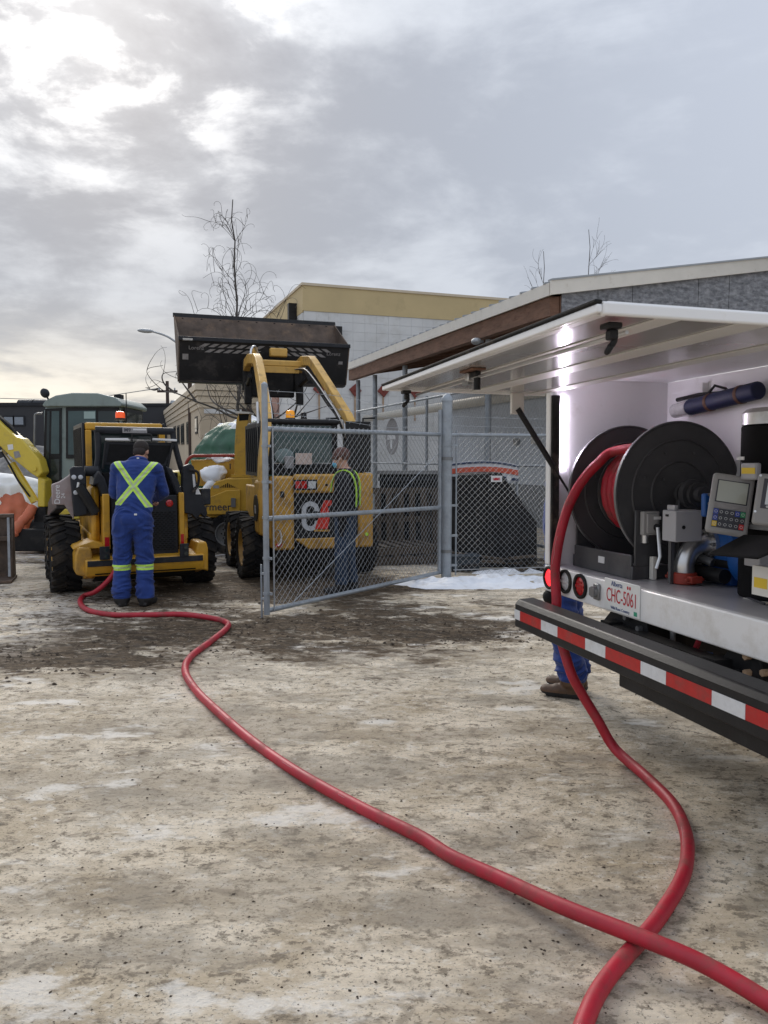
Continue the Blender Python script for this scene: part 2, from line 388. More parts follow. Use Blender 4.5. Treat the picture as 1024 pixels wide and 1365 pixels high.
def ground_material():
    m = bpy.data.materials.new('dirty_ice'); m.use_nodes = True; t = m.node_tree; b = t.nodes['Principled BSDF']
    L = t.links.new; N = t.nodes.new
    tcn = N('ShaderNodeTexCoord'); sp = N('ShaderNodeSeparateXYZ'); L(tcn.outputs['Object'], sp.inputs[0])
    def nz(s, d=6, r=.62, sc_=(1, 1, 1), off=0, dist=0.):
        mp = N('ShaderNodeMapping'); L(tcn.outputs['Object'], mp.inputs[0]); mp.inputs['Scale'].default_value = sc_; mp.inputs['Location'].default_value = (off, off*.7, off*.3)
        mp.inputs['Rotation'].default_value = (0, 0, .25)
        n = N('ShaderNodeTexNoise'); L(mp.outputs[0], n.inputs['Vector']); n.inputs['Scale'].default_value = s
        n.inputs['Detail'].default_value = d; n.inputs['Roughness'].default_value = r; n.inputs['Distortion'].default_value = dist; return n.outputs[0]
    def mt(op, a, c_=None, clamp=False):
        n = N('ShaderNodeMath'); n.operation = op; n.use_clamp = clamp
        for i, v in enumerate((a, c_)):
            if v is None: continue
            if isinstance(v, (int, float)): n.inputs[i].default_value = v
            else: L(v, n.inputs[i])
        return n.outputs[0]
    def rg(v, a, c_, lo=0., hi=1.):
        n = N('ShaderNodeMapRange'); n.interpolation_type = 'SMOOTHSTEP'; L(v, n.inputs[0])
        for i, q in enumerate((a, c_, lo, hi)): n.inputs[i+1].default_value = q
        return n.outputs[0]
    def mx(f, a, c_):
        n = N('ShaderNodeMix'); n.data_type = 'RGBA'
        for s_, v in ((n.inputs[0], f), (n.inputs[6], a), (n.inputs[7], c_)):
            if isinstance(v, (int, float)): s_.default_value = v
            elif isinstance(v, tuple): s_.default_value = (*v, 1)
            else: L(v, s_)
        return n.outputs[2]
    X, Y = sp.outputs[0], sp.outputs[1]
    big = nz(.55, 4, .55, (1, 1.3, 1)); mid = nz(2.6, 7, .66, (1, 1.5, 1), 3); fine = nz(15, 8, .7, (1, 1.4, 1), 7); tiny = nz(70, 5, .7, (1, 1.2, 1), 11)
    streak = nz(9, 8, .7, (.8, 1.25, 1), 17, .4)
    c_ = mx(rg(mid, .34, .66), (.51, .415, .29), (.82, .715, .565))
    c_ = mx(mt('MULTIPLY', rg(big, .42, .62), .5), c_, (.68, .595, .47))
    c_ = mx(mt('MULTIPLY', rg(streak, .51, .63), .55), c_, (.22, .18, .135))
    c_ = mx(mt('MULTIPLY', rg(fine, .535, .62), .72), c_, (.16, .13, .095))
    c_ = mx(mt('MULTIPLY', rg(fine, .46, .37), .6), c_, (.84, .78, .68))
    c_ = mx(mt('MULTIPLY', rg(tiny, .57, .63), .75), c_, (.10, .085, .065))
    c_ = mx(mt('MULTIPLY', rg(nz(1.5, 7, .62, (.16, 1.5, 1), 53, .3), .50, .60), .45), c_, (.33, .275, .205))
    # greyer wet stain blotches
    c_ = mx(mt('MULTIPLY', rg(nz(1.4, 6, .65, (1, 1.7, 1), 23), .51, .62), .5), c_, (.30, .26, .205))
    # clean snow flecks and patches
    sn = nz(1.7, 8, .68, (.8, 1.6, 1), 31)
    c_ = mx(mt('MULTIPLY', rg(sn, .56, .64), .7), c_, (.88, .83, .75))
    # churned mud round the machines: patches where wheels have worked the ground
    mn = nz(1.1, 8, .66, (.8, 1.4, 1), 41); mf = nz(5.5, 9, .72, (.75, 1.4, 1), 43); ms = nz(13, 8, .72, (.7, 1.5, 1), 47)
    def blob(cx, cy, rx, ry):
        ax = mt('DIVIDE', mt('SUBTRACT', X, cx), rx); ay = mt('DIVIDE', mt('SUBTRACT', Y, cy), ry)
        return mt('SUBTRACT', 1.0, mt('SQRT', mt('ADD', mt('MULTIPLY', ax, ax), mt('MULTIPLY', ay, ay))))
    fld = None
    for q_ in ((-2.9, 6.05, 1.5, .75), (-1.75, 6.9, 1.5, 1.0), (-.3, 7.2, 1.5, .8), (-2.6, 8.9, 2.2, 1.2), (.6, 6.9, .9, .4), (-1.0, 9.6, 2.0, 1.3)):
        v_ = blob(*q_); fld = v_ if fld is None else mt('MAXIMUM', fld, v_)
    far_m = mt('SUBTRACT', rg(Y, 9.5, 12.0, -.9, .25), rg(X, .2, 1.5, 0, .6)); fld = mt('MAXIMUM', fld, far_m)
    mm = mt('ADD', mt('MULTIPLY', mt('MAXIMUM', fld, -1.0), .46), mt('ADD', mt('MULTIPLY', mt('SUBTRACT', mn, .5), 1.9), mt('MULTIPLY', mt('SUBTRACT', mf, .5), 1.5)))
    mud = rg(mm, -.12, .20)
    mc = mx(rg(mf, .40, .60), (.028, .018, .011), (.105, .072, .044))
    mc = mx(mt('MULTIPLY', rg(ms, .55, .62), .7), mc, (.25, .195, .14))
    mc = mx(mt('MULTIPLY', rg(fine, .60, .65), .7), mc, (.52, .46, .38))
    mc = mx(mt('MULTIPLY', rg(ms, .46, .38), .7), mc, (.020, .014, .009))
    c_ = mx(mt('MULTIPLY', mud, .94), c_, mc)
    # brighter packed snow left beyond the mud and around the fence
    s2 = mt('MULTIPLY', rg(X, -2.6, -3.6), mt('MULTIPLY', rg(Y, 5.6, 6.6), rg(Y, 11.0, 9.0)))
    s2 = mt('MULTIPLY', s2, rg(mt('ADD', mt('MULTIPLY', ms, .5), mt('MULTIPLY', mf, .5)), .47, .56))
    c_ = mx(mt('MULTIPLY', s2, .6), c_, (.72, .68, .61))
    far = rg(Y, 10.2, 13.0)
    c_ = mx(mt('MULTIPLY', far, rg(mf, .50, .62)), c_, (.62, .62, .62))
    L(c_, b.inputs['Base Color'])
    L(rg(mid, .3, .7, .72, .95), b.inputs['Roughness'])
    b.inputs['Specular IOR Level'].default_value = .12
    h = mt('ADD', mt('MULTIPLY', fine, .6), mt('MULTIPLY', tiny, .22)); h = mt('ADD', h, mt('MULTIPLY', streak, .45))
    bn = N('ShaderNodeBump'); L(h, bn.inputs['Height']); bn.inputs['Strength'].default_value = 1.0; bn.inputs['Distance'].default_value = .03
    L(bn.outputs[0], b.inputs['Normal'])
    return m
ground = struct(gb.build('ground', ground_material(), smooth=180, doubles=False))

def heap(name, m_, cx, cy, rx, ry, h, seed=0, n=40, rough=.12, freq=1.6, pw=1.0, z0=-.02, mats2=None, f2=None):
    """a low irregular mound standing on the ground"""
    b = MB(); b.v = []; rings = n//2
    for j in range(rings+1):
        rr = j/rings
        for i in range(n):
            t = 2*math.pi*i/n; k = 1+.22*noise.noise(Vector((math.cos(t)*1.3+seed, math.sin(t)*1.3, seed)))
            x, y = cx+rx*rr*k*math.cos(t), cy+ry*rr*k*math.sin(t)
            z = h*(max(0, math.cos(rr*math.pi/2))**pw)
            z += h*rough*(1-rr**3)*(noise.noise(Vector((x*freq, y*freq, seed)))+.5*noise.noise(Vector((x*freq*2.7, y*freq*2.7, seed+3))))
            b.v.append((x, y, max(z, 0) + z0 if rr < 1 else z0-.03))
    for j in range(rings):
        for i in range(n):
            i2 = (i+1) % n; b.f.append((j*n+i, j*n+i2, (j+1)*n+i2, (j+1)*n+i))
    b.mi = [0]*len(b.f)
    if f2:
        for k, q in enumerate(b.f):
            c_ = sum((Vector(b.v[i]) for i in q), Vector())/len(q)
            b.mi[k] = 1 if f2(c_) else 0
    return b.build(name, mats2 or m_, smooth=180)
# loose clods and pebbles frozen onto the surface
rnd = random.Random(42); cb_ = MB(); cb_.v = []; cb_.f = []
def clod(x, y, r):
    b0 = len(cb_.v); z = gh(x, y)+r*.15
    pts_ = [(1, 0, 0), (-1, 0, 0), (0, 1, 0), (0, -1, 0), (0, 0, 1), (0, 0, -1)]
    sx_, sy_, sz_ = rnd.uniform(.7, 1.5), rnd.uniform(.7, 1.4), rnd.uniform(.4, .8); an = rnd.uniform(0, 3.14); ca, sa = math.cos(an), math.sin(an)
    for p_ in pts_:
        j_ = rnd.uniform(.75, 1.25)*r; a_, b_ = p_[0]*sx_*j_, p_[1]*sy_*j_
        cb_.v.append((x+a_*ca-b_*sa, y+a_*sa+b_*ca, z+p_[2]*sz_*j_))
    for t_ in ((0, 2, 4), (2, 1, 4), (1, 3, 4), (3, 0, 4), (2, 0, 5), (1, 2, 5), (3, 1, 5), (0, 3, 5)): cb_.f.append(tuple(b0+i for i in t_))
for k in range(3600):
    y = 1.9+8.0*rnd.random()**1.15; x = rnd.uniform(-.55, .55)*y+rnd.gauss(0, .2)
    clod(x, y, rnd.choice((.002, .003, .003, .004, .005, .008))*(.5+.08*y))
for k in range(2200):
    cx_, cy_, rx_, ry_ = rnd.choice(((-2.9, 6.05, 1.3, .6), (-1.75, 6.9, 1.3, .8), (-.2, 7.2, 1.5, .7), (-2.3, 8.6, 1.9, .7), (.7, 6.9, 1.0, .4)))
    clod(cx_+rnd.gauss(0, .6)*rx_, cy_+rnd.gauss(0, .6)*ry_, rnd.choice((.006, .007, .009, .012, .017))*rnd.uniform(.6, 1.2))
cb_.mi = [0]*len(cb_.f)
M('clod', (.075, .054, .036), .95, var=.6, vs=2.5, dirt=(.30, .26, .21), da=.35, ds=2)
struct(cb_.build('loose_gravel', mat['clod'], smooth=0, doubles=False), 'stuff')
# snow left along the foot of the fence
p = gnd(660, 776)
struct(heap('snow_bank', mat['snow'], 1.45, 9.72, 1.45, .46, .085, 4, 110, 1.0, 5.0, .6))
struct(heap('snow_bank', mat['snow'], .55, 9.75, .55, .22, .04, 9, 40, .6, 3.0, .6))

# ================================================================ lean-to workshop
q = at(745, 375, 11.3); EZ = q.z
WF = Frame((q.x, q.y, 0), -19.6)
ws = thing('workshop_building', 'grey particleboard workshop with low pitched roof and open lean-to on steel posts', 'building', WF)
far = WF.on(465, 485, 0, -.1); WL = far.y
SL = .165
def rz(x): return EZ + SL*(x if x < 7 else 14-x)
b = MB()
b.prism([(-.14, rz(-.14)-.03), (7, rz(7)-.03), (14.1, rz(14.1)-.03), (14.1, rz(14.1)), (7, rz(7)), (-.14, rz(-.14))], 'y', .02, WL)
roof = b.build('roof', mat['roof_metal'], ws)
rb = MB(); rb.add([(-.17, 0, EZ-.03), (7, 0, rz(7)-.002), (7, .05, rz(7)-.002), (-.17, .05, EZ-.03), (-.17, 0, EZ-.005), (7, 0, rz(7)+.025), (7, .05, rz(7)+.025), (-.17, .05, EZ-.005)],
                  [(0, 3, 2, 1), (4, 5, 6, 7), (0, 1, 5, 4), (3, 7, 6, 2), (0, 4, 7, 3), (1, 2, 6, 5)])
rme = rb.mesh('roof_rib', mat['roof_metal'])
for i in range(int(WL/.34)):
    o = bpy.data.objects.new('roof_rib', rme); COL.objects.link(o); o.parent = roof; o.location = (0, .1+.34*i, 0)
B(-.16, -.125, 0, WL, EZ-.21, EZ-.03).build('eave_fascia', mat['roof_trim'], ws)
b = MB(); t0 = .185
b.prism([(-.16, rz(-.16)-t0), (7, rz(7)-t0), (7, rz(7)+.015), (-.16, rz(-.16)+.015)], 'y', -.06, -.02)
b.prism([(7, rz(7)-t0), (14.1, rz(14.1)-t0), (14.1, rz(14.1)+.015), (7, rz(7)+.015)], 'y', -.06, -.02)
b.build('rake_fascia', mat['roof_trim'], ws)
b = MB(); b.prism([(-.16, rz(-.16)+.015), (7, rz(7)+.015), (7, rz(7)+.04), (-.16, rz(-.16)+.04)], 'y', -.075, .03); b.build('rake_trim', mat['roof_metal'], ws)
B(-.12, .03, 0.03, WL-.05, EZ-.49, EZ-.215).build('eave_beam', mat['wood_brown'], ws)
b = MB(); b.prism([(.04, EZ-.22), (3.0, rz(3)-.22), (3.0, rz(3)-.19), (.04, EZ-.19)], 'y', .1, WL-.1); b.build('soffit', mat['wood_brown'], ws)
rf = MB(); rf.prism([(.05, EZ-.42), (2.98, rz(2.98)-.42), (2.98, rz(2.98)-.222), (.05, EZ-.222)], 'y', 0, .06); rfm = rf.mesh('rafter', mat['wood_brown'])
for i in range(int(WL/.9)):
    o = bpy.data.objects.new('rafter', rfm); COL.objects.link(o); o.parent = ws; o.location = (0, .35+.9*i, 0)
posts = [WF.on(px, 520, 0, .1).y for px in (466, 500, 540, 651)]
for y in posts:
    y = min(y, WL-.2); MB().cyl((.1, y, -.02), (.1, y, EZ-.49), .058, n=14).build('post', mat['galv'], ws)
# wall behind the lean-to
zb = WF.on(690, 645, 0, 3.0).z
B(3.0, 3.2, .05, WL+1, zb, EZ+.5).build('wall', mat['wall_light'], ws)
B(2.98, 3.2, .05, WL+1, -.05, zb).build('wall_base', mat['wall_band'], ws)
a0 = WF.on(500, 556, 0, 2.86); a1 = WF.on(668, 530, 0, 2.86)
MB().cyl((2.86, a0.y+1.5, a0.z), (2.86, .2, a1.z), .13, n=14).build('duct_pipe', mat['pipe_cream'], ws)
e = WF.on(523, 582, 0, 2.97)
b = MB(); b.lathe([(.0, 0), (.62, 0), (.62, .02), (0, .02)], (2.97, e.y, e.z), (-1, 0, 0), 32, closed=False); em = b.build('wall_emblem', mat['decal_grey'], ws)
B(2.93, 2.948, e.y-.38, e.y+.38, e.z-.1, e.z+.06).build('emblem_bar', mat['decal_white'], em)
B(2.93, 2.948, e.y-.09, e.y+.09, e.z-.42, e.z-.12).build('emblem_bar', mat['decal_white'], em)
for px, py in ((713, 587), (689, 589)):
    e = WF.on(px, py, 0, 2.97); B(2.92, 2.998, e.y-.09, e.y+.09, e.z-.08, e.z+.08).build('wall_outlet', mat['pipe_cream' if px > 700 else 'grey_metal'], ws)
e = WF.on(635, 455, 0, -.25)
MB().ell((-.25, e.y, e.z), (.085, .10, .06)).build('eave_lamp', mat['lamp_grey'], ws)
B(-.25, -.12, e.y-.02, e.y+.02, e.z-.02, e.z+.02).build('lamp_bracket', mat['grey_metal'], ws)
# gable of board sheets
def sheet(x0, x1, z0):
    g = .006; b = MB(); b.prism([(x0+g, z0), (x1-g, z0), (x1-g, rz((x1))-t0+.03), (x0+g, rz(x0)-t0+.03)], 'y', .0, .018); return b.build('board_sheet', mat['osb'], ws, smooth=0)
xs = .05
B(.04, 12.5, .02, .06, 2.6, EZ-.2).build('gable_backing', mat['wood_brown'], ws)
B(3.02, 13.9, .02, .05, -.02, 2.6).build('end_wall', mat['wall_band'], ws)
k = 0
while xs < 12.3:
    wd = (.62, .61, 1.22, .6, 1.22)[k % 5]; x1 = min(xs+wd, 12.4)
    if k % 2 == 0:
        sheet(xs, x1, 2.6)
    else:
        zc = 3.72+.04*(k % 3); sheet(xs, x1, zc+.006)
        B(xs+.006, x1-.006, 0, .018, 2.6, zc-.006).build('board_sheet', mat['osb'], ws, smooth=0)
    xs = x1; k += 1

# ---------------------------------------------------------------- chain link
def chain(p0, p1, z0, z1, pitch=.041, r=.0026, n=3, sag=.0):
    """interlaced zig-zag wires between two points; local coordinates"""
    p0, p1 = Vector(p0), Vector(p1); d = p1-p0; L = d.length; d = d/L; nn = Vector((-d.y, d.x, 0)); b = MB()
    cols = int(L/pitch); pitch = L/cols; rows = int((z1-z0)/pitch); dzr = (z1-z0)/rows
    V = b.v; Fc = b.f
    tri = [(math.cos(2*math.pi*k/n), math.sin(2*math.pi*k/n)) for k in range(n)]
    for i in range(cols):
        base = len(V); jit = random.uniform(-.003, .003)
        for j in range(rows+1):
            off = (i+((i+j) % 2))*pitch + jit*.5
            zz = z0+j*dzr; ph = 1 if (i+j) % 2 else -1
            wob = .006*noise.noise(Vector((off*1.3, zz*1.3, 2)))
            c_ = p0+d*off+nn*(ph*r*.7+wob*2); 
            for (a, e_) in tri: V.append((c_.x+d.x*a*r+nn.x*e_*r, c_.y+d.y*a*r+nn.y*e_*r, zz))
        for j in range(rows):
            for k in range(n):
                k2 = (k+1) % n; q0 = base+j*n; q1 = q0+n; Fc.append((q0+k, q0+k2, q1+k2, q1+k))
    b.mi = [0]*len(Fc); return b
def barbed(path, r=.0022, seed=0):
    b = MB(); P = spline(path, 12); b.tube(P, r, 4); rnd = random.Random(seed)
    L = 0
    for i in range(1, len(P)):
        L += (P[i]-P[i-1]).length
        if L > .13:
            L = 0
            for q_ in range(2):
                d = Vector((rnd.uniform(-.3, .3), rnd.uniform(-1, 1), rnd.uniform(-1, 1))).normalized()*.02
                b.tube([P[i]-d, P[i]+d], .0017, 3)
    return b
# lean-to fence between the steel posts
lf = thing('chain_link_fence', 'tall chain link fence running along the lean-to posts behind the hinge post', 'fence', WF)
zr = WF.on(540, 537, 0, .05).z
for z_ in (zr, .25): MB().cyl((.02, -.6, z_), (.02, WL-.3, z_), .024, n=10).build('rail', mat['galv'], lf)
zr2 = WF.on(660, 620, 0, .05).z
MB().cyl((.02, -.6, zr2), (.02, WL-.3, zr2), .022, n=10).build('rail', mat['galv'], lf)
struct(chain((.0, -.6, 0), (.0, WL-.3, 0), .05, zr, .05, .0026).build('wire_mesh', mat['wire'], lf, smooth=0, doubles=False), 'stuff')
for y in (-.6, 2.6+posts[3]): MB().cyl((.03, y, 0), (.03, y, zr+.05), .03, n=10).build('post', mat['galv'], lf)

# ================================================================ gate and front fence
hp = gnd(595, 770); fr = gnd(356, 826)
gd = Vector((hp.x-.09-fr.x, hp.y-fr.y, 0)); GL = gd.length; gaz = math.degrees(math.atan2(gd.x, gd.y))
GF = Frame((fr.x, fr.y, 0), gaz)
gate = thing('chain_link_gate', 'open chain link yard gate with galvanised pipe frame swung towards the camera side', 'gate', GF)
zt0, zt1 = GF.on(362, 572, 0, 0).z, GF.on(583, 579, 0, 0).z
zm0, zm1 = GF.on(362, 691, 0, 0).z, GF.on(583, 677, 0, 0).z
zk0 = GF.on(357, 517, 0, 0).z
R1 = .030
MB().cyl((0, 0, .05), (0, 0, zk0), R1, n=14).build('end_post', mat['galv'], gate)
MB().lathe([(0, 0), (R1*1.08, 0), (R1*1.08, .03), (R1*.6, .05), (0, .055)], (0, 0, zk0), (0, 0, 1), 14, closed=False).build('post_cap', mat['galv'], gate)
MB().cyl((0, GL, .05), (0, GL, zk0-.05), R1, n=14).build('end_post', mat['galv'], gate)
for z0_, z1_ in ((zt0, zt1), (zm0, zm1), (.09, .07)):
    MB().cyl((0, .01, z0_), (0, GL-.01, z1_), R1*.86, n=12).build('rail', mat['galv'], gate)
struct(chain((.022, .07, 0), (.022, GL-.06, 0), .08, zt0+.05, .041, .0024).build('wire_mesh', mat['wire'], gate, smooth=0, doubles=False), 'stuff')
MB().cyl((.035, .07, .08), (.035, .07, zt0+.03), .008, n=6).build('tension_bar', mat['wire'], gate)
MB().tube([(.03, .35, .12), (.03, GL-.1, zt1-.25)], .0045, 6).build('truss_rod', mat['galv'], gate)
for z_ in (.25, .6, 1.0, 1.35, 1.7):
    MB().lathe([(R1+.001, 0), (R1+.006, 0), (R1+.006, .025), (R1+.001, .025)], (0, 0, z_), (0, 0, 1), 14).box(R1, .07, .0, .012, z_, z_+.025).build('band_clamp', mat['galv'], gate)
for z_ in (.3, .9, 1.5): MB().lathe([(R1+.001, 0), (R1+.006, 0), (R1+.006, .025), (R1+.001, .025)], (0, GL, z_), (0, 0, 1), 14).build('band_clamp', mat['galv'], gate)
MB().cyl((-.05, -.02, -.06), (-.05, -.02, .55), .010, n=8).box(-.055, 0, -.03, 0, .2, .22).box(-.055, 0, -.03, 0, .45, .47).build('drop_rod', mat['galv'], gate)
for k, (za, zb_) in enumerate(((.30, .36), (.19, .22), (.09, .1))):
    barbed([(0, 0, zk0-.33+za), (0, GL*.33, zt0+zb_+.03), (0, GL*.66, zt0+zb_-.02), (0, GL, zt1+zb_+.03)], seed=k).build('barbed_wire', mat['wire'], gate)

fe = Frame((hp.x, hp.y, 0), 90-12)      # runs right from the hinge post, y along the fence
fence = thing('chain_link_fence', 'low chain link fence with a thick capped hinge post standing in snow', 'fence', fe)
zp = at(595, 532, hp.y).z
pm = MB(); pm.lathe([(0, -.05), (.068, -.05), (.068, zp-.03), (.074, zp-.03), (.074, zp), (.055, zp+.045), (.02, zp+.07), (0, zp+.072)], (0, 0, 0), (0, 0, 1), 24, closed=False)
pm.build('hinge_post', mat['galv'], fence)
ztf = fe.on(660, 580, 0, 0).z
FLN = 3.0
MB().cyl((0, .06, ztf), (0, FLN, ztf), .022, n=10).build('rail', mat['galv'], fence)
MB().cyl((0, .1, .1), (0, FLN, .1), .006, n=6).build('bottom_wire', mat['wire'], fence)
MB().cyl((0, .13, .03), (0, .13, ztf+.06), .012, n=8).build('tension_bar', mat['galv'], fence)
for z_ in (.15, .55, .95, 1.35, 1.75): B(-.01, .01, .06, .15, z_, z_+.03).lathe([(.069, 0), (.075, 0), (.075, .03), (.069, .03)], (0, 0, z_), (0, 0, 1), 20).build('band_clamp', mat['galv'], fence)
struct(chain((.02, .14, 0), (.02, FLN, 0), .04, ztf+.04, .041, .0024).build('wire_mesh', mat['wire'], fence, smooth=0, doubles=False), 'stuff')
MB().cyl((0, FLN, 0), (0, FLN, ztf+.3), .03, n=10).build('post', mat['galv'], fence)
for k, z_ in enumerate((.12, .24)): barbed([(0, .05, ztf+z_), (0, 1.5, ztf+z_-.02), (0, FLN, ztf+z_)], seed=9+k).build('barbed_wire', mat['wire'], fence)
for z_ in (.32, 1.55):    # hinges between post and gate
    MB().cyl((-.02, -.09, z_), (-.02, -.09, z_+.09), .022, n=10).lathe([(.069, 0), (.078, 0), (.078, .04), (.069, .04)], (0, 0, z_+.02), (0, 0, 1), 20).build('hinge', mat['grey_metal'], fence)

# ================================================================ far buildings
q = at(405, 378, 28.0); TF = Frame((q.x, q.y, 0), -19.6); TH = q.z
tb = thing('tan_building', 'large flat roofed building with tan parapet over white block wall', 'building', TF)
B(0, 16, .04, 14, 0, TH-.05).build('wall', mat['mortar'], tb)
B(-.05, 16, -.02, .04, TH-.95, TH-.06).build('parapet_band', mat['tan_stucco'], tb)
B(-.05, 0, .04, 14, TH-1.0, TH-.06).build('parapet_band', mat['tan_stucco'], tb)
B(-.09, 16, -.06, .1, TH-.06, TH+.03).build('coping', mat['beige_trim'], tb)
B(-.09, .1, .1, 14, TH-.06, TH+.03).build('coping', mat['beige_trim'], tb)
BW, BH = .46, .328
bm_ = B(.0025, BW-.0025, .0, .05, .0025, BH-.0025).mesh('wall_block', mat['block_white'])
ncol = 21
for i in range(ncol):
    for j in range(14):
        o = bpy.data.objects.new('wall_block', bm_); COL.objects.link(o); o.parent = tb
        o.location = (i*BW, .008-.006*random.random(), TH-.95-(j+1)*BH)
B(0.0, 16, .0, .039, 0, TH-.95-14*BH-.01).build('wall_lower', mat['block_white'], tb)
B(-.04, 0, .06, 14, 0, TH-1.01).build('side_wall', mat['block_white'], tb)
for px, w_ in ((368, .42),):
    e = TF.on(px, 530, 0, -.05); B(-.12, -.04, e.y-.6, e.y+.6, 0, TH-2.7).build('pilaster', mat['pink_post'], tb)
e = TF.on(393, 405, 0, -.1); e2 = TF.on(393, 428, 0, -.1)
B(-.35, -.05, e.y-.12, e.y+.12, e2.z-1, e.z).build('flue', mat['black_steel'], tb)
e = TF.on(450, 436, 1, -.1); B(e.x-.12, e.x+.12, -.3, -.01, e.z-.5, e.z).build('wall_lamp', mat['black_steel'], tb)
for i, (px, py) in enumerate(((426, 518), (474, 520), (511.5, 520.7), (554, 522))):
    e = TF.on(px, py, 1, -.06); s_ = .245
    an = .1*(-1)**i; rt = Matrix.Rotation(an, 2)
    b = MB(); b.prism([tuple(Vector((e.x, e.z))+rt @ Vector(v)) for v in ((0, -s_), (s_, 0), (0, s_), (-s_, 0))], 'y', -.075, -.02)
    pl = b.build('anchor_plate', mat['rust_plate'], tb, bevel=.008)
    MB().cyl((e.x, -.13, e.z), (e.x, -.07, e.z), .035, n=6).build('nut', mat['rust_plate'], pl)
    B(e.x-.035, e.x+.025, -.02, -.016, e.z-1.1, e.z-.2).build('rust_stain', mat['rust_streak'], pl)
e = TF.on(686, 392, 1, 3.0)
MB().lathe([(0, 0), (.14, 0), (.14, .25), (.24, .26), (.24, .36), (.16, .37), (.16, .43), (.22, .44), (.2, .52), (0, .56)], (e.x, 3.0, TH-.2), (0, 0, 1), 16, closed=False).build('roof_vent', mat['galv'], tb)

q = at(266, 512, 35.0); BF = Frame((q.x, q.y, 0), -19.6); BHt = q.z
bb = thing('beige_building', 'long low beige stucco building with stepped cornice and narrow windows', 'building', BF)
B(0, 9, 0, 26, 0, BHt-.05).build('wall', mat['beige_stucco'], bb)
for k, (o_, z0_, z1_) in enumerate(((.05, BHt-1.05, BHt-.85), (.1, BHt-.82, BHt-.55), (.16, BHt-.52, BHt-.3), (.22, BHt-.27, BHt))):
    B(-o_, 9, -o_, 26, z0_, z1_).build('cornice', mat['beige_trim'], bb)
for (xa, xb, ya, yb) in ((231.5, 235, 569, 592), (236.5, 240, 568, 592), (241.5, 246, 566, 592), (249, 252, 563, 592), (260.5, 264, 556, 578)):
    e0, e1 = BF.on(xa, ya, 0, 0), BF.on(xb, yb, 0, 0)
    f = B(-.03, .02, e1.y, e0.y, e1.z, e0.z).build('window', mat['black_steel'], bb)
    B(-.045, -.031, e1.y+.12, e0.y-.12, e1.z+.1, e0.z-.1).build('pane', mat['glass_dark'], f)
e0, e1 = BF.on(272, 545, 1, 0), BF.on(322, 552, 1, 0)
B(e0.x, e1.x, -.08, 0, e1.z, e0.z).build('sign_band', mat['block_white'], bb)
for px in (318,):
    e = BF.on(px, 540, 1, 0); B(e.x, e.x+.6, -.05, .0, .5, 4.2).build('pilaster', mat['pole_brown'], bb)

def dark_building(label, xa, xb, top, Y, wins, lumps):
    p0, p1 = at(xa, top, Y), at(xb, top, Y); f = Frame((p0.x, p0.y, 0), 0); W_ = p1.x-p0.x; H_ = p0.z
    t_ = thing('dark_building', label, 'building', f)
    B(0, W_, 0, 10, 0, H_).build('wall', mat['dark_wall'], t_); B(-.1, W_+.1, -.1, .3, H_, H_+.18).build('parapet', mat['charcoal'], t_)
    for a in wins:
        e0, e1 = f.on(a[0], a[1], 1, 0), f.on(a[2], a[3], 1, 0)
        wf_ = B(e0.x-.08, e1.x+.08, -.06, .02, e1.z-.08, e0.z+.08).build('window', mat['charcoal'], t_)
        B(e0.x, e1.x, -.075, -.061, e1.z, e0.z).build('pane', mat['window_grey'], wf_)
    for a in lumps:
        e0, e1 = f.on(a[0], a[1], 1, 2), f.on(a[2], top, 1, 2)
        MB().cyl((e0.x, 3, H_+.1), (e1.x, 3, H_+.1), max(.3, e0.z-H_), n=16).build('roof_drum', mat['charcoal'], t_)
M('window_grey', (.22, .25, .29), .25, var=.1)
dark_building('low black clad building with two grey windows beyond the excavator', -70, 62, 541, 45, ((6, 556, 18, 566), (20, 556, 32, 566)), ((16, 533, 36), (37, 533, 57)))
dark_building('blank black clad building between excavator cab and utility pole', 184, 227, 541, 55, (), ())

# street lamp, utility pole
Y = 39.; pb = at(254, 560, Y); top = at(250, 470, Y)
sl_ = thing('street_lamp', 'brown street lamp post with curved arm and grey cobra head lamp', 'street lamp', loc=(pb.x, Y, 0))
MB().cyl((0, 0, 0), (0, 0, top.z-.0), .14, .1, n=12).build('post', mat['pole_brown'], sl_)
h = at(200, 441, Y)
MB().tube(spline([(0, 0, top.z-.3), (-.3, 0, top.z+.2), ((h.x-pb.x)*.55, 0, (top.z+h.z)/2+.25), (h.x-pb.x, 0, h.z)], 6), .05, 8).build('arm', mat['lamp_grey'], sl_)
MB().ell((h.x-pb.x-.22, 0, h.z), (.42, .17, .11), rot=Matrix.Rotation(R_(4), 3, 'Y')).build('lamp_head', mat['lamp_grey'], sl_)
Y = 62.; pb = at(224, 560, Y); tp = at(224, 508, Y)
up = thing('utility_pole', 'wooden utility pole with crossarm and grey transformer can', 'utility pole', loc=(pb.x, Y, 0))
MB().cyl((0, 0, 0), (0, 0, tp.z), .17, .13, n=10).build('post', mat['pole_brown'], up)
B(-.8, .8, -.08, .08, tp.z-.9, tp.z-.72).build('crossarm', mat['pole_brown'], up)
MB().lathe([(0, 0), (.36, 0), (.38, .1), (.38, 1.2), (.3, 1.35), (0, 1.4)], (.62, -.1, tp.z-2.9), (0, 0, 1), 16, closed=False).build('transformer', mat['lamp_grey'], up)
for k in range(3): MB().lathe([(0, 0), (.05, 0), (.07, .1), (.03, .2), (0, .22)], (-.65+.62*k, 0, tp.z-.72), (0, 0, 1), 8, closed=False).build('insulator', mat['lamp_grey'], up)
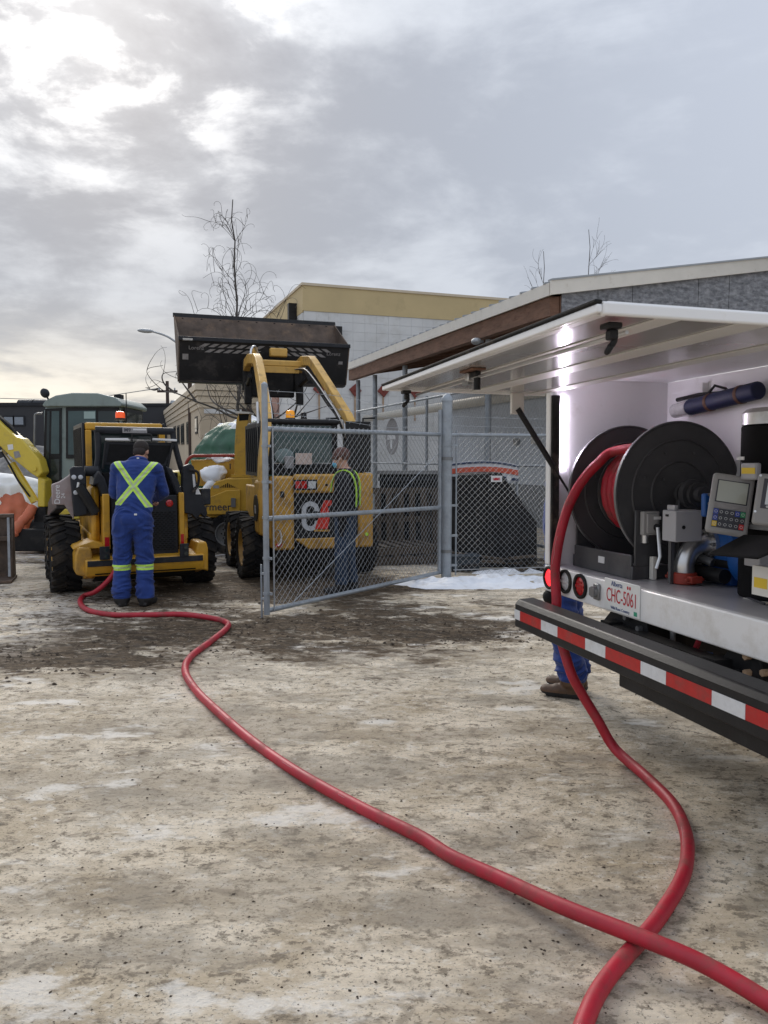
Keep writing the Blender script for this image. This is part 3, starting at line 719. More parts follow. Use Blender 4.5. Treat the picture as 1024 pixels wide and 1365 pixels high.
for k, zz in enumerate((-.55, -3.2)): MB().tube(spline([(-.6*(1-k), 0, tp.z+zz), (-8, 2, tp.z+zz-.7), (-16, 4, tp.z+zz-.5)], 8), .03, 4).build('cable', mat['cable_grey'], up)

# ================================================================ bare trees
def limb(b, p, d, L, r, rnd, curl, n=10, ends=None):
    P = [Vector(p)]; d = Vector(d).normalized(); ax = Vector((rnd.uniform(-1, 1), rnd.uniform(-1, 1), rnd.uniform(-.3, .3))).normalized()
    for i in range(n):
        t = i/n
        d = (Matrix.Rotation(curl*(t**1.5)*2.2/n, 3, ax) @ d + Vector((rnd.gauss(0, .05), rnd.gauss(0, .05), .05*(1-t)))).normalized()
        P.append(P[-1]+d*L/n)
    b.tube(P, [max(.0032, r*(1-.85*i/n)) for i in range(n+1)], 5); return P
def curly_tree(name, label, base, height, lean, nmain, seed, spread=1.0, cat='tree', tr_r=.045):
    rnd = random.Random(seed); t_ = thing(name, label, cat, loc=base); tr = MB(); cr = MB(); cur = 1.0 if spread > .8 else .25
    trunk = [Vector((0, 0, -.05))]; n = 16
    for i in range(1, n+1):
        t = i/n; trunk.append(Vector((lean[0]*t+.05*rnd.gauss(0, 1)*t, lean[1]*t, height*t)))
    tr.tube(trunk, [tr_r*(1-.9*i/n)+.006 for i in range(n+1)], 10)
    for k in range(nmain):
        t = rnd.uniform(.22, .93); i = int(t*n); p = trunk[i]; az = rnd.uniform(0, 6.28)
        el = rnd.uniform(.7, 1.25); d = Vector((math.cos(az)*math.cos(el), math.sin(az)*math.cos(el), math.sin(el)))
        L = height*rnd.uniform(.16, .36)*(1.3-t)*spread+.3
        P = limb(cr, p, d, L*1.2, .010*(1.1-t)+.004, rnd, rnd.uniform(3.0, 7.0)*cur, 16)
        for m_ in range(rnd.randint(2, 4)):
            q_ = P[rnd.randint(3, 12)]; d2 = (d+Vector((rnd.gauss(0, .6), rnd.gauss(0, .6), rnd.uniform(-.1, .7)))).normalized()
            limb(cr, q_, d2, L*rnd.uniform(.35, .8), .006, rnd, rnd.uniform(3, 7)*cur, 12)
    tr.build('trunk', mat['bark'], t_); cr.build('crown', mat['bark'], t_); return t_
b0 = gnd(322, 702); Y = 17.5; bx = at(322, 560, Y)
curly_tree('curly_willow', 'bare curly willow with hooked twigs rising above the raised bucket', (bx.x, Y, 0), at(313, 262, Y).z, (-.15, .2), 40, 5, .82)
# low spreading limbs seen under the bucket
Y = 16.8; bx = at(350, 590, Y); rnd = random.Random(3)
t2 = thing('bare_shrub_tree', 'bare spreading tree with crooked limbs behind the green tarp', 'tree', loc=(bx.x, Y, 0)); tr = MB(); cr = MB()
def to(px, py): v = at(px, py, Y); return Vector((v.x-bx.x, rnd.uniform(-.3, .3), v.z))
tr.tube(spline([(0, 0, -.05), (.02, 0, .9), to(344, 572), to(340, 560)], 6), .07, 8)
for L_ in (((342, 562), (310, 556), (288, 545), (262, 535), (238, 525), (215, 520), (203, 505), (200, 493), (212, 485)), ((330, 558), (300, 545), (278, 530), (270, 505), (268, 490)), ((341, 560), (322, 540), (306, 520), (295, 500)), ((345, 565), (352, 540), (365, 520), (372, 480)),
           ((344, 560), (330, 535), (312, 500), (318, 470)), ((348, 566), (375, 552), (402, 528), (418, 500)), ((350, 570), (392, 556), (420, 546), (452, 534)), ((238, 525), (222, 512), (222, 500), (232, 494)), ((262, 535), (246, 512), (238, 500)), ((402, 528), (400, 500), (408, 488)),
           ((215, 520), (205, 520), (192, 516)), ((392, 556), (400, 530), (398, 500)), ((346, 566), (385, 560), (410, 540), (428, 515))):
    P = spline([to(*p_) for p_ in L_], 5); cr.tube(P, [max(.006, .026*(1-i/len(P))) for i in range(len(P))], 6)
    for m_ in range(2): limb(cr, P[rnd.randint(4, len(P)-1)], (rnd.uniform(-1, 1), rnd.uniform(-.5, .5), rnd.uniform(0, 1)), rnd.uniform(.3, .8), .008, rnd, rnd.uniform(1, 4), 9)
tr.build('trunk', mat['bark'], t2); cr.build('crown', mat['bark'], t2)
def twig_tree(px, py, seed, label):
    Y = 26.; p_ = at(px, py, Y); curly = curly_tree('bare_sapling', label, (p_.x, Y, 0), p_.z, (.1, 0), 26, seed, .62, tr_r=.03)
twig_tree(722, 335, 21, 'thin bare sapling behind the roof, shorter one nearer the roof vent'); twig_tree(785, 306, 22, 'thin bare sapling behind the roof, tallest twig tip')

# ================================================================ yard clutter behind the fence
def trace_box(name, label, cat, px, Y, depth, m_, rim=True, bevel=.01):
    P = [at(x, y, Y) for x, y in px]; cx = sum(p_.x for p_ in P)/len(P)
    t_ = thing(name, label, cat, loc=(cx, Y, 0)); b = MB(); pts = [(p_.x-cx, max(p_.z, 0.0)) for p_ in P]
    b.prism(pts, 'y', 0, depth); b.build('shell', m_, t_, bevel=bevel); return t_, pts
t_, pts = trace_box('steel_hopper', 'black steel hopper with one sloped side behind the low fence', 'hopper', [(603, 634), (668, 630), (716, 697), (716, 752), (690, 760), (603, 760)], 11.15, 1.1, mat['black_dirty'])
for k in range(4):
    x = pts[0][0]+.14+k*.19; B(x, x+.05, -.04, -.001, .05, 1.3).build('rib', mat['black_dirty'], t_)
b = MB(); z1 = pts[0][1]; b.box(pts[0][0]-.03, pts[1][0]+.02, -.05, .0, z1-.06, z1+.01); b.build('rim', mat['black_steel'], t_)
e = at(640, 634, 11.05); B(-.14+.0, .02, -.062, -.055, z1-.09, z1-.0).build('sticker', mat['decal_white'], t_); B(-.11, -.01, -.068, -.063, z1-.065, z1-.03).build('sticker_mark', mat['plate_red'], t_)
MB().cyl((.12, -.06, z1-.04), (.12, -.04, z1-.04), .035, n=14).build('work_lamp', mat['clear_lamp'], t_)
t_, pts = trace_box('waste_bin', 'dark grey steel waste bin seen through the gate mesh beside hinge post', 'bin', [(506, 632), (588, 630), (590, 750), (508, 750)], 12.6, 1.4, mat['black_dirty'])
for k in range(6):
    z_ = .12+.22*k; B(pts[0][0]-.02, pts[1][0]+.02, -.05, -.001, z_, z_+.06).build('rib', mat['charcoal'], t_)
B(pts[0][0]-.04, pts[1][0]+.04, -.07, .05, pts[0][1], pts[0][1]+.06).build('rim', mat['grey_metal'], t_)
def pallet(p_, rz_, label, tilt=0):
    t_ = thing('wooden_pallet', label, 'pallet', loc=p_); t_.rotation_euler = (tilt, 0, rz_)
    for k in range(7): B(-.6+k*.185, -.6+k*.185+.1, 0, 1.0, .12, .14).build('board', mat['pallet_wood'], t_)
    for y in (0., .46, .92): B(-.6, .61, y, y+.09, .022, .12).build('stringer', mat['pallet_wood'], t_)
    for k in range(3): B(-.6+k*.5, -.5+k*.5, 0, 1.0, 0, .021).build('board', mat['pallet_wood'], t_)
pallet((.2, 11.35, 0), .3, 'weathered wooden pallet lying flat in front of the waste bin, bottom one'); pallet((.23, 11.38, .141), .35, 'weathered wooden pallet stacked on another pallet near the waste bin')
pallet((.26, 12.38, .1), .1, 'weathered wooden pallet leaning upright against the waste bin', 1.45)
p_ = gnd(625, 767); t_ = thing('storage_crate', 'dark blue plastic storage crate behind fence beside the hinge post', 'crate', loc=(p_.x, 10.75, 0)); t_.rotation_euler = (0, 0, .12)
B(-.2, .2, 0, .3, 0, .2).build('tub', mat['crate_dark'], t_, bevel=.015); B(-.22, .22, -.02, .32, .2, .225).build('lid', mat['crate_dark'], t_, bevel=.008)
rnd = random.Random(11)
for k in range(9):
    L_ = rnd.uniform(.35, .95); o = MB().obox((0, 0, 0), (L_, rnd.uniform(.07, .13), .03)).build('scrap_board', mat['pallet_wood'] if k % 3 else mat['black_dirty'], None)
    o.location = (1.55+rnd.uniform(-.35, .6), 10.72+rnd.uniform(-.1, .25), .03+.028*k*.8); o.rotation_euler = (rnd.uniform(-.08, .08), rnd.uniform(-.12, .12), rnd.uniform(-.5, .5))
    tag(o, 'loose scrap board in the heap at the foot of the hopper', 'board', 'scrap boards at the foot of the hopper')
struct(heap('snow_bank', mat['snow'], 1.75, 10.6, .6, .16, .07, 14, 30, .9, 5.0, .6))
# striped banner on the lean-to wall line
bw = thing('striped_banner', 'white banner with orange and navy stripes hung above the black hopper', 'banner', loc=(0, 0, 0)); Yb = 11.9
def strip(pxs, th, name, m_, yo):
    b = MB(); up_ = [at(x, y, Yb) for x, y in pxs]; n = len(up_)
    vv = [(p_.x, Yb+yo, p_.z) for p_ in up_]+[(p_.x, Yb+yo, p_.z-th) for p_ in up_]+[(p_.x, Yb+yo+.006, p_.z) for p_ in up_]+[(p_.x, Yb+yo+.006, p_.z-th) for p_ in up_]
    ff = []
    for i in range(n-1): ff += [(i, i+1, n+i+1, n+i), (2*n+i, 3*n+i, 3*n+i+1, 2*n+i+1), (i, 2*n+i, 2*n+i+1, i+1), (n+i, n+i+1, 3*n+i+1, 3*n+i)]
    ff += [(0, n, 3*n, 2*n), (n-1, 3*n-1, 4*n-1, 2*n-1)]
    b.add(vv, ff); return b.build(name, m_, bw)
arc = lambda y0, d: [(601+90*t, y0+d*(2*t-1)**2*(1 if t > .5 else .6)) for t in [i/12 for i in range(13)]]
strip(arc(614, 6), .27, 'banner_cloth', mat['banner_white'], .01)
strip(arc(615, 6), .028, 'stripe', mat['banner_navy'], 0); strip(arc(622, 5), .08, 'stripe', mat['banner_orange'], 0); strip(arc(634, 4), .045, 'stripe', mat['banner_navy'], 0)
for px in (602, 690):
    e = at(px, 640, Yb); MB().cyl((e.x, Yb+.04, 0), (e.x, Yb+.04, e.z+.32), .02, n=8).build('stake', mat['galv'], bw)
# ================================================================ fuel service truck
q = at(727, 755, 4.4)
TR = Frame((q.x, q.y, 0), 74.6, .7)
truck = thing('fuel_service_truck', 'white fuel service truck with rear hatch raised over a hose reel', 'truck', TR)
TW, TDZ = 2.15, .985
def P_(b, n, m_, **k): return b.build(n, mat[m_], truck, **k)
P_(B(0, TW, 0, .045, .835, TDZ), 'rear_sill', 'white_paint', bevel=.008)
P_(B(.03, TW-.03, .0455, .80, .955, TDZ-.002), 'deck', 'deck_plate')
P_(B(0, .028, .046, .82, .86, 2.064), 'side_wall', 'truck_inner')
P_(B(.0, .055, .0, .045, TDZ+.002, 2.0), 'corner_post', 'white_paint', bevel=.008)
P_(B(.0555, .078, .004, .05, TDZ+.002, 1.95), 'door_seal', 'black_rubber', bevel=.004)
P_(B(TW-.055, TW, .0, .045, TDZ+.002, 2.0), 'corner_post', 'white_paint', bevel=.008)
P_(B(TW-.028, TW, .046, .82, .86, 2.064), 'side_wall', 'truck_inner')
P_(B(.0285, TW-.0285, .78, .818, TDZ+.002, 2.042), 'bulkhead', 'truck_inner')
P_(B(.0285, TW-.0285, .046, .78, 2.043, 2.062), 'ceiling_panel', 'truck_inner')
P_(B(.0, TW, .0, .045, 2.0005, 2.064), 'header', 'white_paint', bevel=.006)
P_(MB().ell((.03, .03, .80), (.05, .05, .045)), 'corner_guard', 'black_rubber')
P_(B(0, TW, .823, 3.4, .80, 2.064), 'body_shell', 'white_paint', bevel=.03)
P_(B(.0285, .036, .086, .098, 1.535, 1.945), 'light_strip', 'led')
# cab, chassis, wheels
b = MB(); b.prism([(3.5, .6), (5.9, .6), (5.95, 1.15), (5.15, 1.3), (4.75, 1.95), (3.6, 1.98), (3.5, 1.8)], 'x', .08, TW-.08); cab = P_(b, 'cab', 'white_paint', bevel=.05)
for x in (.075, TW-.087): MB().prism([(3.75, 1.3), (4.95, 1.3), (4.62, 1.82), (3.75, 1.84)], 'x', x, x+.012).build('window', mat['glass_dark'], cab)
for x in (.66, 1.42): P_(B(x, x+.075, -.03, 5.6, .60, .79), 'chassis_rail', 'black_steel')
P_(B(.12, TW-.12, .35, 3.0, .50, .78), 'fuel_tank', 'black_dirty', bevel=.04)  # black box added under the deck to fill the underside with dark
P_(B(.74, 1.41, -.02, .06, .62, .78), 'cross_member', 'black_steel')
def lug_wheel(name, c, R, W, parent, rimc='jd_yellow', lugs=20, lugh=.03, axis=1, chev=.32):
    """tyre with chevron lugs, axle along local x; children: rim"""
    b = MB(); r0 = R*.60
    b.lathe([(r0, -W*.42), (R*.80, -W*.5), (R*.93, -W*.49), (R*.965, -W*.40), (R*.97, 0), (R*.965, W*.40), (R*.93, W*.49), (R*.80, W*.5), (r0, W*.42)], c, (1, 0, 0), 40)
    C_ = Vector(c)
    for k in range(lugs):
        for s in (-1, 1):
            t = 2*math.pi*(k+(.5 if s > 0 else 0))/lugs
            n = Vector((0, math.cos(t), math.sin(t))); tg = Vector((0, -math.sin(t), math.cos(t)))
            ax = (Vector((s, 0, 0))+tg*chev*1.6).normalized(); up = n; sd_ = ax.cross(up).normalized(); up = sd_.cross(ax)
            rot = Matrix((ax, sd_, up)).transposed()
            b.obox(C_+n*(R-lugh*.55)+Vector((s*W*.26, 0, 0)), (W*.56, .062, lugh*1.3), rot)
            n2 = n
            b.obox(C_+n*(R*.915)+Vector((s*W*.495, 0, 0))+tg*chev*.14, (.025, .05, R*.13), Matrix((Vector((1, 0, 0)), tg, n)).transposed())
    w_ = b.build(name, mat['tyre'], parent)
    rb_ = MB()
    for s in (-1, 1):
        rb_.lathe([(r0*1.0, s*W*.40), (r0*1.03, s*W*.44), (r0*.93, s*W*.43), (r0*.86, s*W*.2), (r0*.4, s*W*.16), (0.001, s*W*.16)], c, (1, 0, 0), 28, closed=False)
    rb_.build('rim', mat[rimc], w_)
    nb = MB()
    for s in (-1, 1):
        nb.cyl(C_+Vector((s*W*.16, 0, 0)), C_+Vector((s*W*.28, 0, 0)), r0*.3, n=14)
        for k in range(8):
            t = math.pi*k/4; d = Vector((0, math.cos(t), math.sin(t)))*r0*.52; nb.cyl(C_+d+Vector((s*W*.16, 0, 0)), C_+d+Vector((s*W*.22, 0, 0)), .013, n=6)
    nb.build('wheel_nuts', mat['black_dirty'], w_)
    return w_
for x in (.26, TW-.26): lug_wheel('wheel', (x, 1.75, .40-.012*x), .40, .27, truck, 'grey_metal', 26, .014)
for x in (.26, TW-.26): lug_wheel('wheel', (x, 4.9, .40-.012*x), .40, .27, truck, 'grey_metal', 26, .014)
P_(MB().cyl((.3, 1.75, .4), (TW-.3, 1.75, .4), .06), 'axle', 'black_dirty'); P_(MB().cyl((.3, 4.9, .4), (TW-.3, 4.9, .4), .05), 'axle', 'black_dirty')
# bumper with reflective tape
yb = -.2
b = MB(); b.prism([(yb, .642), (yb, .772), (yb+.02, .797), (-.085, .803), (-.085, .775), (yb+.03, .765), (yb+.03, .648)], 'x', .035, 2.2)
bump_ = P_(b, 'bumper', 'black_steel', bevel=.006)
edges = [687, 694, 722, 744, 781, 808, 855, 889, 950, 995, 1060, 1110]
xs_ = [TR.on(x, 812+(x-687)*.40, 1, yb).x for x in edges]; xs_[0] = .037
for i in range(len(xs_)-1):
    B(xs_[i]+.0008, xs_[i+1]-.0008, yb-.0035, yb-.0006, .688, .742).build('tape_red' if i % 2 else 'tape_white', mat['red_tape' if i % 2 else 'white_tape'], bump_)
x0 = TR.on(833, 905, 1, -.12).x
P_(B(x0, 2.05, -.15, -.02, .565, .634), 'step_bar', 'black_steel', bevel=.005)
for poly, bolts in (([(790, 832), (804, 814), (816, 812), (850, 822), (852, 866)], [(834, 823), (834, 840), (851, 838)]), ([(942, 888), (960, 864), (975, 862), (998, 869), (1000, 912)], [(995, 875), (995, 897), (1018, 897)])):
    pp = [TR.on(x, y, 1, .0) for x, y in poly]; b = MB(); b.prism([(p.x, p.z) for p in pp], 'y', .047, .06); hb_ = P_(b, 'bumper_bracket', 'black_steel', bevel=.003)
    x_ = sum(p.x for p in pp)/len(pp); B(x_-.01, x_+.01, -.09, .046, .65, .76).build('arm', mat['black_steel'], hb_)
    for x, y in bolts:
        p = TR.on(x, y, 1, .03); MB().cyl((p.x, .022, p.z), (p.x, .0465, p.z), .014, n=6).build('bolt', mat['grey_metal' if x < 900 else 'rust_streak'], hb_)
# under-deck plumbing
for (px, py0, py1, r, m_) in ((897, 842, 866, .013, 'alu'), (918, 864, 874, .02, 'alu'), (944, 870, 884, .02, 'meter_blue')):
    p0, p1 = TR.on(px, py0, 1, .12), TR.on(px, py1, 1, .12); P_(MB().cyl((p0.x, .12, p0.z), (p1.x, .12, p1.z), r, n=12), 'pipe_fitting', m_)
p0, p1 = TR.on(936, 852, 1, .1), TR.on(922, 878, 1, .1); P_(MB().cyl((p0.x, .1, p0.z+.03), (p1.x, .1, p1.z), .012), 'return_hose', 'hose_red')
p0 = TR.on(891, 859, 1, .13); P_(B(p0.x-.018, p0.x+.018, .128, .132, p0.z-.02, p0.z+.02), 'tag_card', 'paper'); 
# lamps
for px, py, m_ in ((733.5, 770, 'red_lamp_lit'), (754.5, 775, 'clear_lamp'), (774.6, 781.5, 'red_lamp')):
    p = TR.on(px, py, 1, 0)
    rg_ = P_(MB().lathe([(.05, 0), (.066, .0), (.066, .012), (.058, .016), (.05, .012)], (p.x, 0, p.z), (0, -1, 0), 32), 'tail_light', 'black_rubber')
    MB().lathe([(0, .010), (.03, .009), (.046, .006), (.0505, .002), (.0505, -.001)], (p.x, 0, p.z), (0, -1, 0), 32, closed=False).build('lens', mat[m_], rg_)
    d = MB()
    for k in range(3):
        for j in range(-2, 3):
            if abs(j)+abs(k-1) < 3: d.box(p.x+j*.017-.006, p.x+j*.017+.006, -.0115, -.0095, p.z+(k-1)*.022-.006, p.z+(k-1)*.022+.006)
    d.build('lens_dots', mat['red_lamp_lit' if 'lit' in m_ else ('white_tape' if 'clear' in m_ else 'red_tape')], rg_)
p = TR.on(797, 788.5, 1, 0)
sk = P_(B(p.x-.024, p.x+.03, -.016, -.0005, p.z-.042, p.z+.042), 'trailer_socket', 'grey_metal', bevel=.008)
MB().cyl((p.x, -.034, p.z), (p.x, -.0165, p.z), .028, n=20).build('socket_barrel', mat['grey_metal'], sk); B(p.x-.02, p.x+.025, -.039, -.0345, p.z-.02, p.z+.02).build('socket_flap', mat['grey_metal'], sk)
# licence plate
p0 = TR.on(806.7, 770.7, 1, -.003); p2 = TR.on(852.2, 824, 1, -.003)
xa, xb = p0.x, p0.x+.30; zc = (p0.z+p2.z)/2; za, zb_ = zc-.0775, zc+.0775
pl = P_(B(xa, xb, -.006, -.0006, za, zb_), 'licence_plate', 'plate_white', bevel=.002)
rt, upv = (1, 0, 0), (0, 0, 1); xm = (xa+xb)/2
text('plate_number', 'CHC-5061', .096, mat['plate_red'], pl, (xm, -.0068, zc-.004), rt, upv, .0006, sx=.61)
text('plate_province', 'Alberta', .034, mat['ink_blue'], pl, (xm-.04, -.0068, zb_-.022), rt, upv, .0006, sx=.95)
text('plate_motto', 'Wild Rose Country', .02, mat['ink_blue'], pl, (xm-.01, -.0068, za+.016), rt, upv, .0006)
B(xb-.045, xb-.02, -.0072, -.0062, za+.008, za+.028).build('sticker', mat['ink_green'], pl)
b = MB(); 
for dx_ in (-.012, .006): b.ell((xm+.065+dx_, -.0066, zb_-.024), (.007, .001, .009))
b.build('plate_rose', mat['plate_red'], pl)
# hatch
HZ, DL = 1.962, .952; ang = math.atan2(.008, DL)
def hatch(b, name, m_, parent=None, **k):
    ca, sa = math.cos(ang), math.sin(ang)
    b.v = [(x, -(s*ca-h_*sa), HZ+s*sa+h_*ca) for x, s, h_ in b.v]; return b.build(name, mat[m_], parent or truck, **k)
hd = hatch(B(.02, TW-.0, .012, DL, .0, .022), 'hatch_door', 'door_skin')
hatch(B(.005, TW+.02, DL+.0005, DL+.018, -.012, .012), 'edge_trim', 'white_paint', hd, bevel=.005, seg=3)
hatch(B(.03, TW-.02, DL-.035, DL-.0005, -.012, -.0006), 'edge_trim', 'white_paint', hd, bevel=.004)
hatch(B(.005, TW+.02, DL+.0, DL+.024, .0125, .024), 'edge_seal', 'black_rubber', hd, bevel=.004)
hatch(B(TW+.0005, TW+.02, .01, DL-.0005, -.016, .02), 'edge_trim', 'white_paint', hd, bevel=.007, seg=3)
hatch(B(.0, .0195, .01, DL-.0005, -.012, .02), 'edge_trim', 'white_paint', hd, bevel=.006)
for s0, s1 in ((.03, .11), (.36, .47), (.66, .74)):
    hatch(B(.03, TW-.02, s0, s1, -.004, -.0008), 'rib', 'door_rib', hd, bevel=.001)
hatch(B(.03, TW-.02, .02, DL-.04, .0225, .03), 'outer_skin', 'white_paint', hd)
hatch(MB().cyl((.08, .80, -.035), (TW-.1, .80, -.035), .006, n=8), 'lock_rod', 'alu', hd)
p = TR.on(645, 486, 2, 1.99); x_ = p.x
lt = hatch(B(x_-.08, x_+.07, .775, .84, -.010, -.0008), 'latch', 'wood_brown', hd, bevel=.003)  # brown of this latch plate is a painted reflection in the door skin
hatch(B(x_-.05, x_-.015, .785, .825, -.05, -.0125), 'latch_body', 'alu', lt, bevel=.004); hatch(B(x_-.014, x_+.05, .79, .815, -.035, -.0125), 'latch_arm', 'black_steel', lt, bevel=.004); hatch(B(x_-.12, x_-.05, .79, .81, -.06, -.045), 'latch_lever', 'grey_metal', lt); hatch(MB().cyl((x_+.03, .80, -.09), (x_+.03, .80, -.04), .015), 'latch_pin', 'black_steel', lt)
for xq in (.06, TW-.1):
    hk = hatch(B(xq-.026, xq+.026, .83, .875, -.03, -.0125), 'hook_latch', 'black_plastic', hd, bevel=.005)
    hatch(MB().tube(spline([(xq, .845, -.03), (xq, .84, -.06), (xq-.008, .85, -.08), (xq+.008, .868, -.096), (xq+.022, .865, -.08)], 5), .009, 8), 'hook', 'black_plastic', hk)
    hatch(B(xq-.02, xq+.015, .835, .86, -.06, -.03), 'hook_body', 'black_plastic', hk, bevel=.006)
for xq in (.3, 1.1, 1.85): P_(MB().cyl((xq-.06, -.004, 1.975), (xq+.06, -.004, 1.975), .012, n=10), 'hinge', 'alu')
# gas strut and its bracket
sa_ = (.075, -.21, 1.87); sb_ = (.075, .30, 1.13)
P_(B(.05, .075, -.245, -.17, 1.84, 1.958), 'strut_bracket', 'door_rib', bevel=.004)
v0, v1 = Vector(sa_), Vector(sb_); vm = v0.lerp(v1, .43)
st = P_(MB().cyl(v0, vm, .016, n=12), 'gas_strut', 'black_plastic'); MB().cyl(vm, v1, .007, n=8).build('strut_rod', mat['black_steel'], st); MB().ell(v1, (.016, .016, .016)).build('strut_ball', mat['black_plastic'], st)
P_(B(.0285, .06, .24, .34, TDZ, 1.14), 'strut_foot', 'box_grey', bevel=.006)

# ---------------- hose reel
RX0, RX1, RY, RZ, RR = .157, .615, .436, 1.41, .368
def flange(x, s):
    b = MB(); t = .006
    b.lathe([(.0, -t), (RR-.012, -t), (RR-.006, -t-.006), (RR, -t-.004), (RR, t+.004), (RR-.006, t+.006), (RR-.012, t), (0, t)], (x, RY, RZ), (1, 0, 0), 72, closed=False)
    f_ = P_(b, 'reel_flange', 'reel_black')
    MB().lathe([(RR-.002, -.009), (RR+.0015, -.009), (RR+.0015, .009), (RR-.002, .009)], (x, RY, RZ), (1, 0, 0), 72).build('rim', mat['grey_metal'], f_)
    b = MB()
    for rr_ in (.74, .44):
        b.lathe([(RR*rr_-.006, s*t), (RR*rr_, s*(t+.007)), (RR*rr_+.006, s*t)], (x, RY, RZ), (1, 0, 0), 64, closed=False)
    b.build('pressed_ring', mat['reel_black'], f_)
    for rr_, n_ in ((.60, 8), (.32, 6)):
        for k in range(n_):
            t_ = 2*math.pi*k/n_+.4; y_, z_ = RY+RR*rr_*math.cos(t_), RZ+RR*rr_*math.sin(t_)
            MB().cyl((x+s*t, y_, z_), (x+s*(t+.006), y_, z_), .0065, n=6).build('bolt', mat['reel_frame'], f_)
    return f_
flange(RX0, 1); flange(RX1, 1)
P_(MB().cyl((RX0+.008, RY, RZ), (RX1-.008, RY, RZ), .182, n=40, caps=False), 'reel_drum', 'reel_black')
P_(MB().lathe([(.18, 0), (.225, 0), (.225, .008), (.18, .008)], (RX0+.055, RY, RZ), (1, 0, 0), 40), 'drum_ring', 'grey_metal')
P_(B(.10, .66, .135, .15, TDZ, 1.105), 'frame_beam', 'reel_frame', bevel=.004)
P_(B(.36, .42, .1325, .1346, 1.035, 1.07), 'frame_label', 'decal_white')
P_(B(.10, .66, .74, .755, TDZ, 1.09), 'frame_beam', 'reel_frame', bevel=.004)
for x in (.085, .6605):
    P_(B(x, x+.014, .135, .755, TDZ, 1.05), 'frame_side', 'reel_frame', bevel=.003)
    for y_ in (.15, .62): P_(B(x, x+.0135, y_, y_+.12, 1.0505, 1.33), 'frame_leg', 'reel_frame', bevel=.003)
P_(B(.6605, .69, RY-.05, RY+.05, 1.0505, RZ-.02), 'bearing_pillar', 'reel_frame', bevel=.003)
sh = P_(MB().cyl((RX1+.01, RY, RZ), (RX1+.2, RY, RZ), .038, n=20), 'reel_shaft', 'reel_black')
for x, r, w_ in ((RX1+.05, .06, .02), (RX1+.10, .075, .035), (RX1+.145, .06, .02)): MB().cyl((x, RY, RZ), (x+w_, RY, RZ), r, n=22).build('swivel_collar', mat['reel_black' if r > .065 else 'reel_frame'], sh)

# ---------------- metering gear on the deck
def box_px(pL, pM, pR, yT, yB, y0, y1=None):
    a = TR.on(pM, yT, 1, y0); x1 = a.x; x0 = TR.on(pL, yT, 1, y0).x; z1 = a.z; z0 = TR.on(pM, yB, 1, y0).z
    return [x0, x1, y0, TR.on(pR, yT, 0, x1).y if y1 is None else y1, z0, z1]
bx_ = box_px(853, 858, 880, 682, 714, .17)
vb = P_(B(*bx_), 'switch_box', 'reg_grey', bevel=.006); B(bx_[1]+.0005, bx_[1]+.012, bx_[2]+.015, bx_[3]-.015, bx_[4]+.012, bx_[5]-.012).build('cover', mat['reg_grey'], vb, bevel=.004)
MB().cyl((bx_[1]+.012, (bx_[2]+bx_[3])/2+.02, bx_[4]+.04), (bx_[1]+.05, (bx_[2]+bx_[3])/2+.02, bx_[4]+.04), .018, n=14).build('knob', mat['black_plastic'], vb)
MB().cyl((bx_[1]-.03, bx_[2]+.03, bx_[4]-.04), (bx_[1]-.03, bx_[2]+.03, bx_[4]+.004), .018, n=12).build('gland', mat['alu'], vb)
B(bx_[1]+.012, bx_[1]+.014, bx_[2]+.05, bx_[2]+.09, bx_[5]-.04, bx_[5]-.025).build('label', mat['decal_white'], vb)
cx_ = box_px(883, 901, 937, 681, 723, .2)
cb_ = P_(B(*cx_), 'control_box', 'box_grey', bevel=.005); B(cx_[0]+.02, cx_[0]+.08, cx_[2]+.01, cx_[2]+.03, cx_[5], cx_[5]+.025).build('tab', mat['box_grey'], cb_, bevel=.004)
MB().cyl((cx_[1], (cx_[2]+cx_[3])/2-.03, (cx_[4]+cx_[5])/2-.005), (cx_[1]+.003, (cx_[2]+cx_[3])/2-.03, (cx_[4]+cx_[5])/2-.005), .009).build('lock', mat['black_plastic'], cb_)
B(cx_[0]+.03, cx_[0]+.05, cx_[2]-.004, cx_[2], cx_[5]-.03, cx_[5]-.02).build('handle', mat['black_steel'], cb_)
P_(B(cx_[0]+.01, cx_[0]+.03, cx_[2]+.03, cx_[2]+.05, TDZ, cx_[4]), 'box_stand', 'reel_frame')
p0, p1, p2 = TR.on(877, 703, 1, .22), TR.on(880, 742, 1, .22), TR.on(875, 758, 1, .2)
P_(MB().tube([p0, p1, p2], .009, 8), 'valve_lever', 'alu')
p = TR.on(868, 772, 2, TDZ); P_(B(p.x+.0, p.x+.03, p.y-.012, p.y+.012, TDZ, TDZ+.115), 'latch_stop', 'paper', bevel=.003)
P_(MB().tube(spline([TR.on(851, 690, 1, .2), TR.on(850, 712, 1, .2), TR.on(858, 735, 1, .22), TR.on(872, 752, 1, .3)], 6), .006, 6), 'cable', 'black_rubber')
e = TR.on(905, 778, 2, TDZ); ex, ey = e.x, e.y+.03
cl_ = P_(MB().cyl((ex, ey, TDZ), (ex, ey, TDZ+.055), .058, n=24), 'pipe_clamp', 'clamp_red', bevel=.006)
for s in (-1, 1): B(ex+s*.075-.02, ex+s*.075+.02, ey-.03, ey+.03, TDZ+.012, TDZ+.045).cyl((ex+s*.075, ey-.05, TDZ+.028), (ex+s*.075, ey+.05, TDZ+.028), .009, n=8).build('clamp_lug', mat['clamp_red'], cl_, bevel=.004)
ePth = spline([(ex, ey, TDZ+.054), (ex, ey, TDZ+.10), (ex+.0, ey+.025, TDZ+.155), (ex+.0, ey+.075, TDZ+.185), (ex+.0, ey+.125, TDZ+.19)], 6)
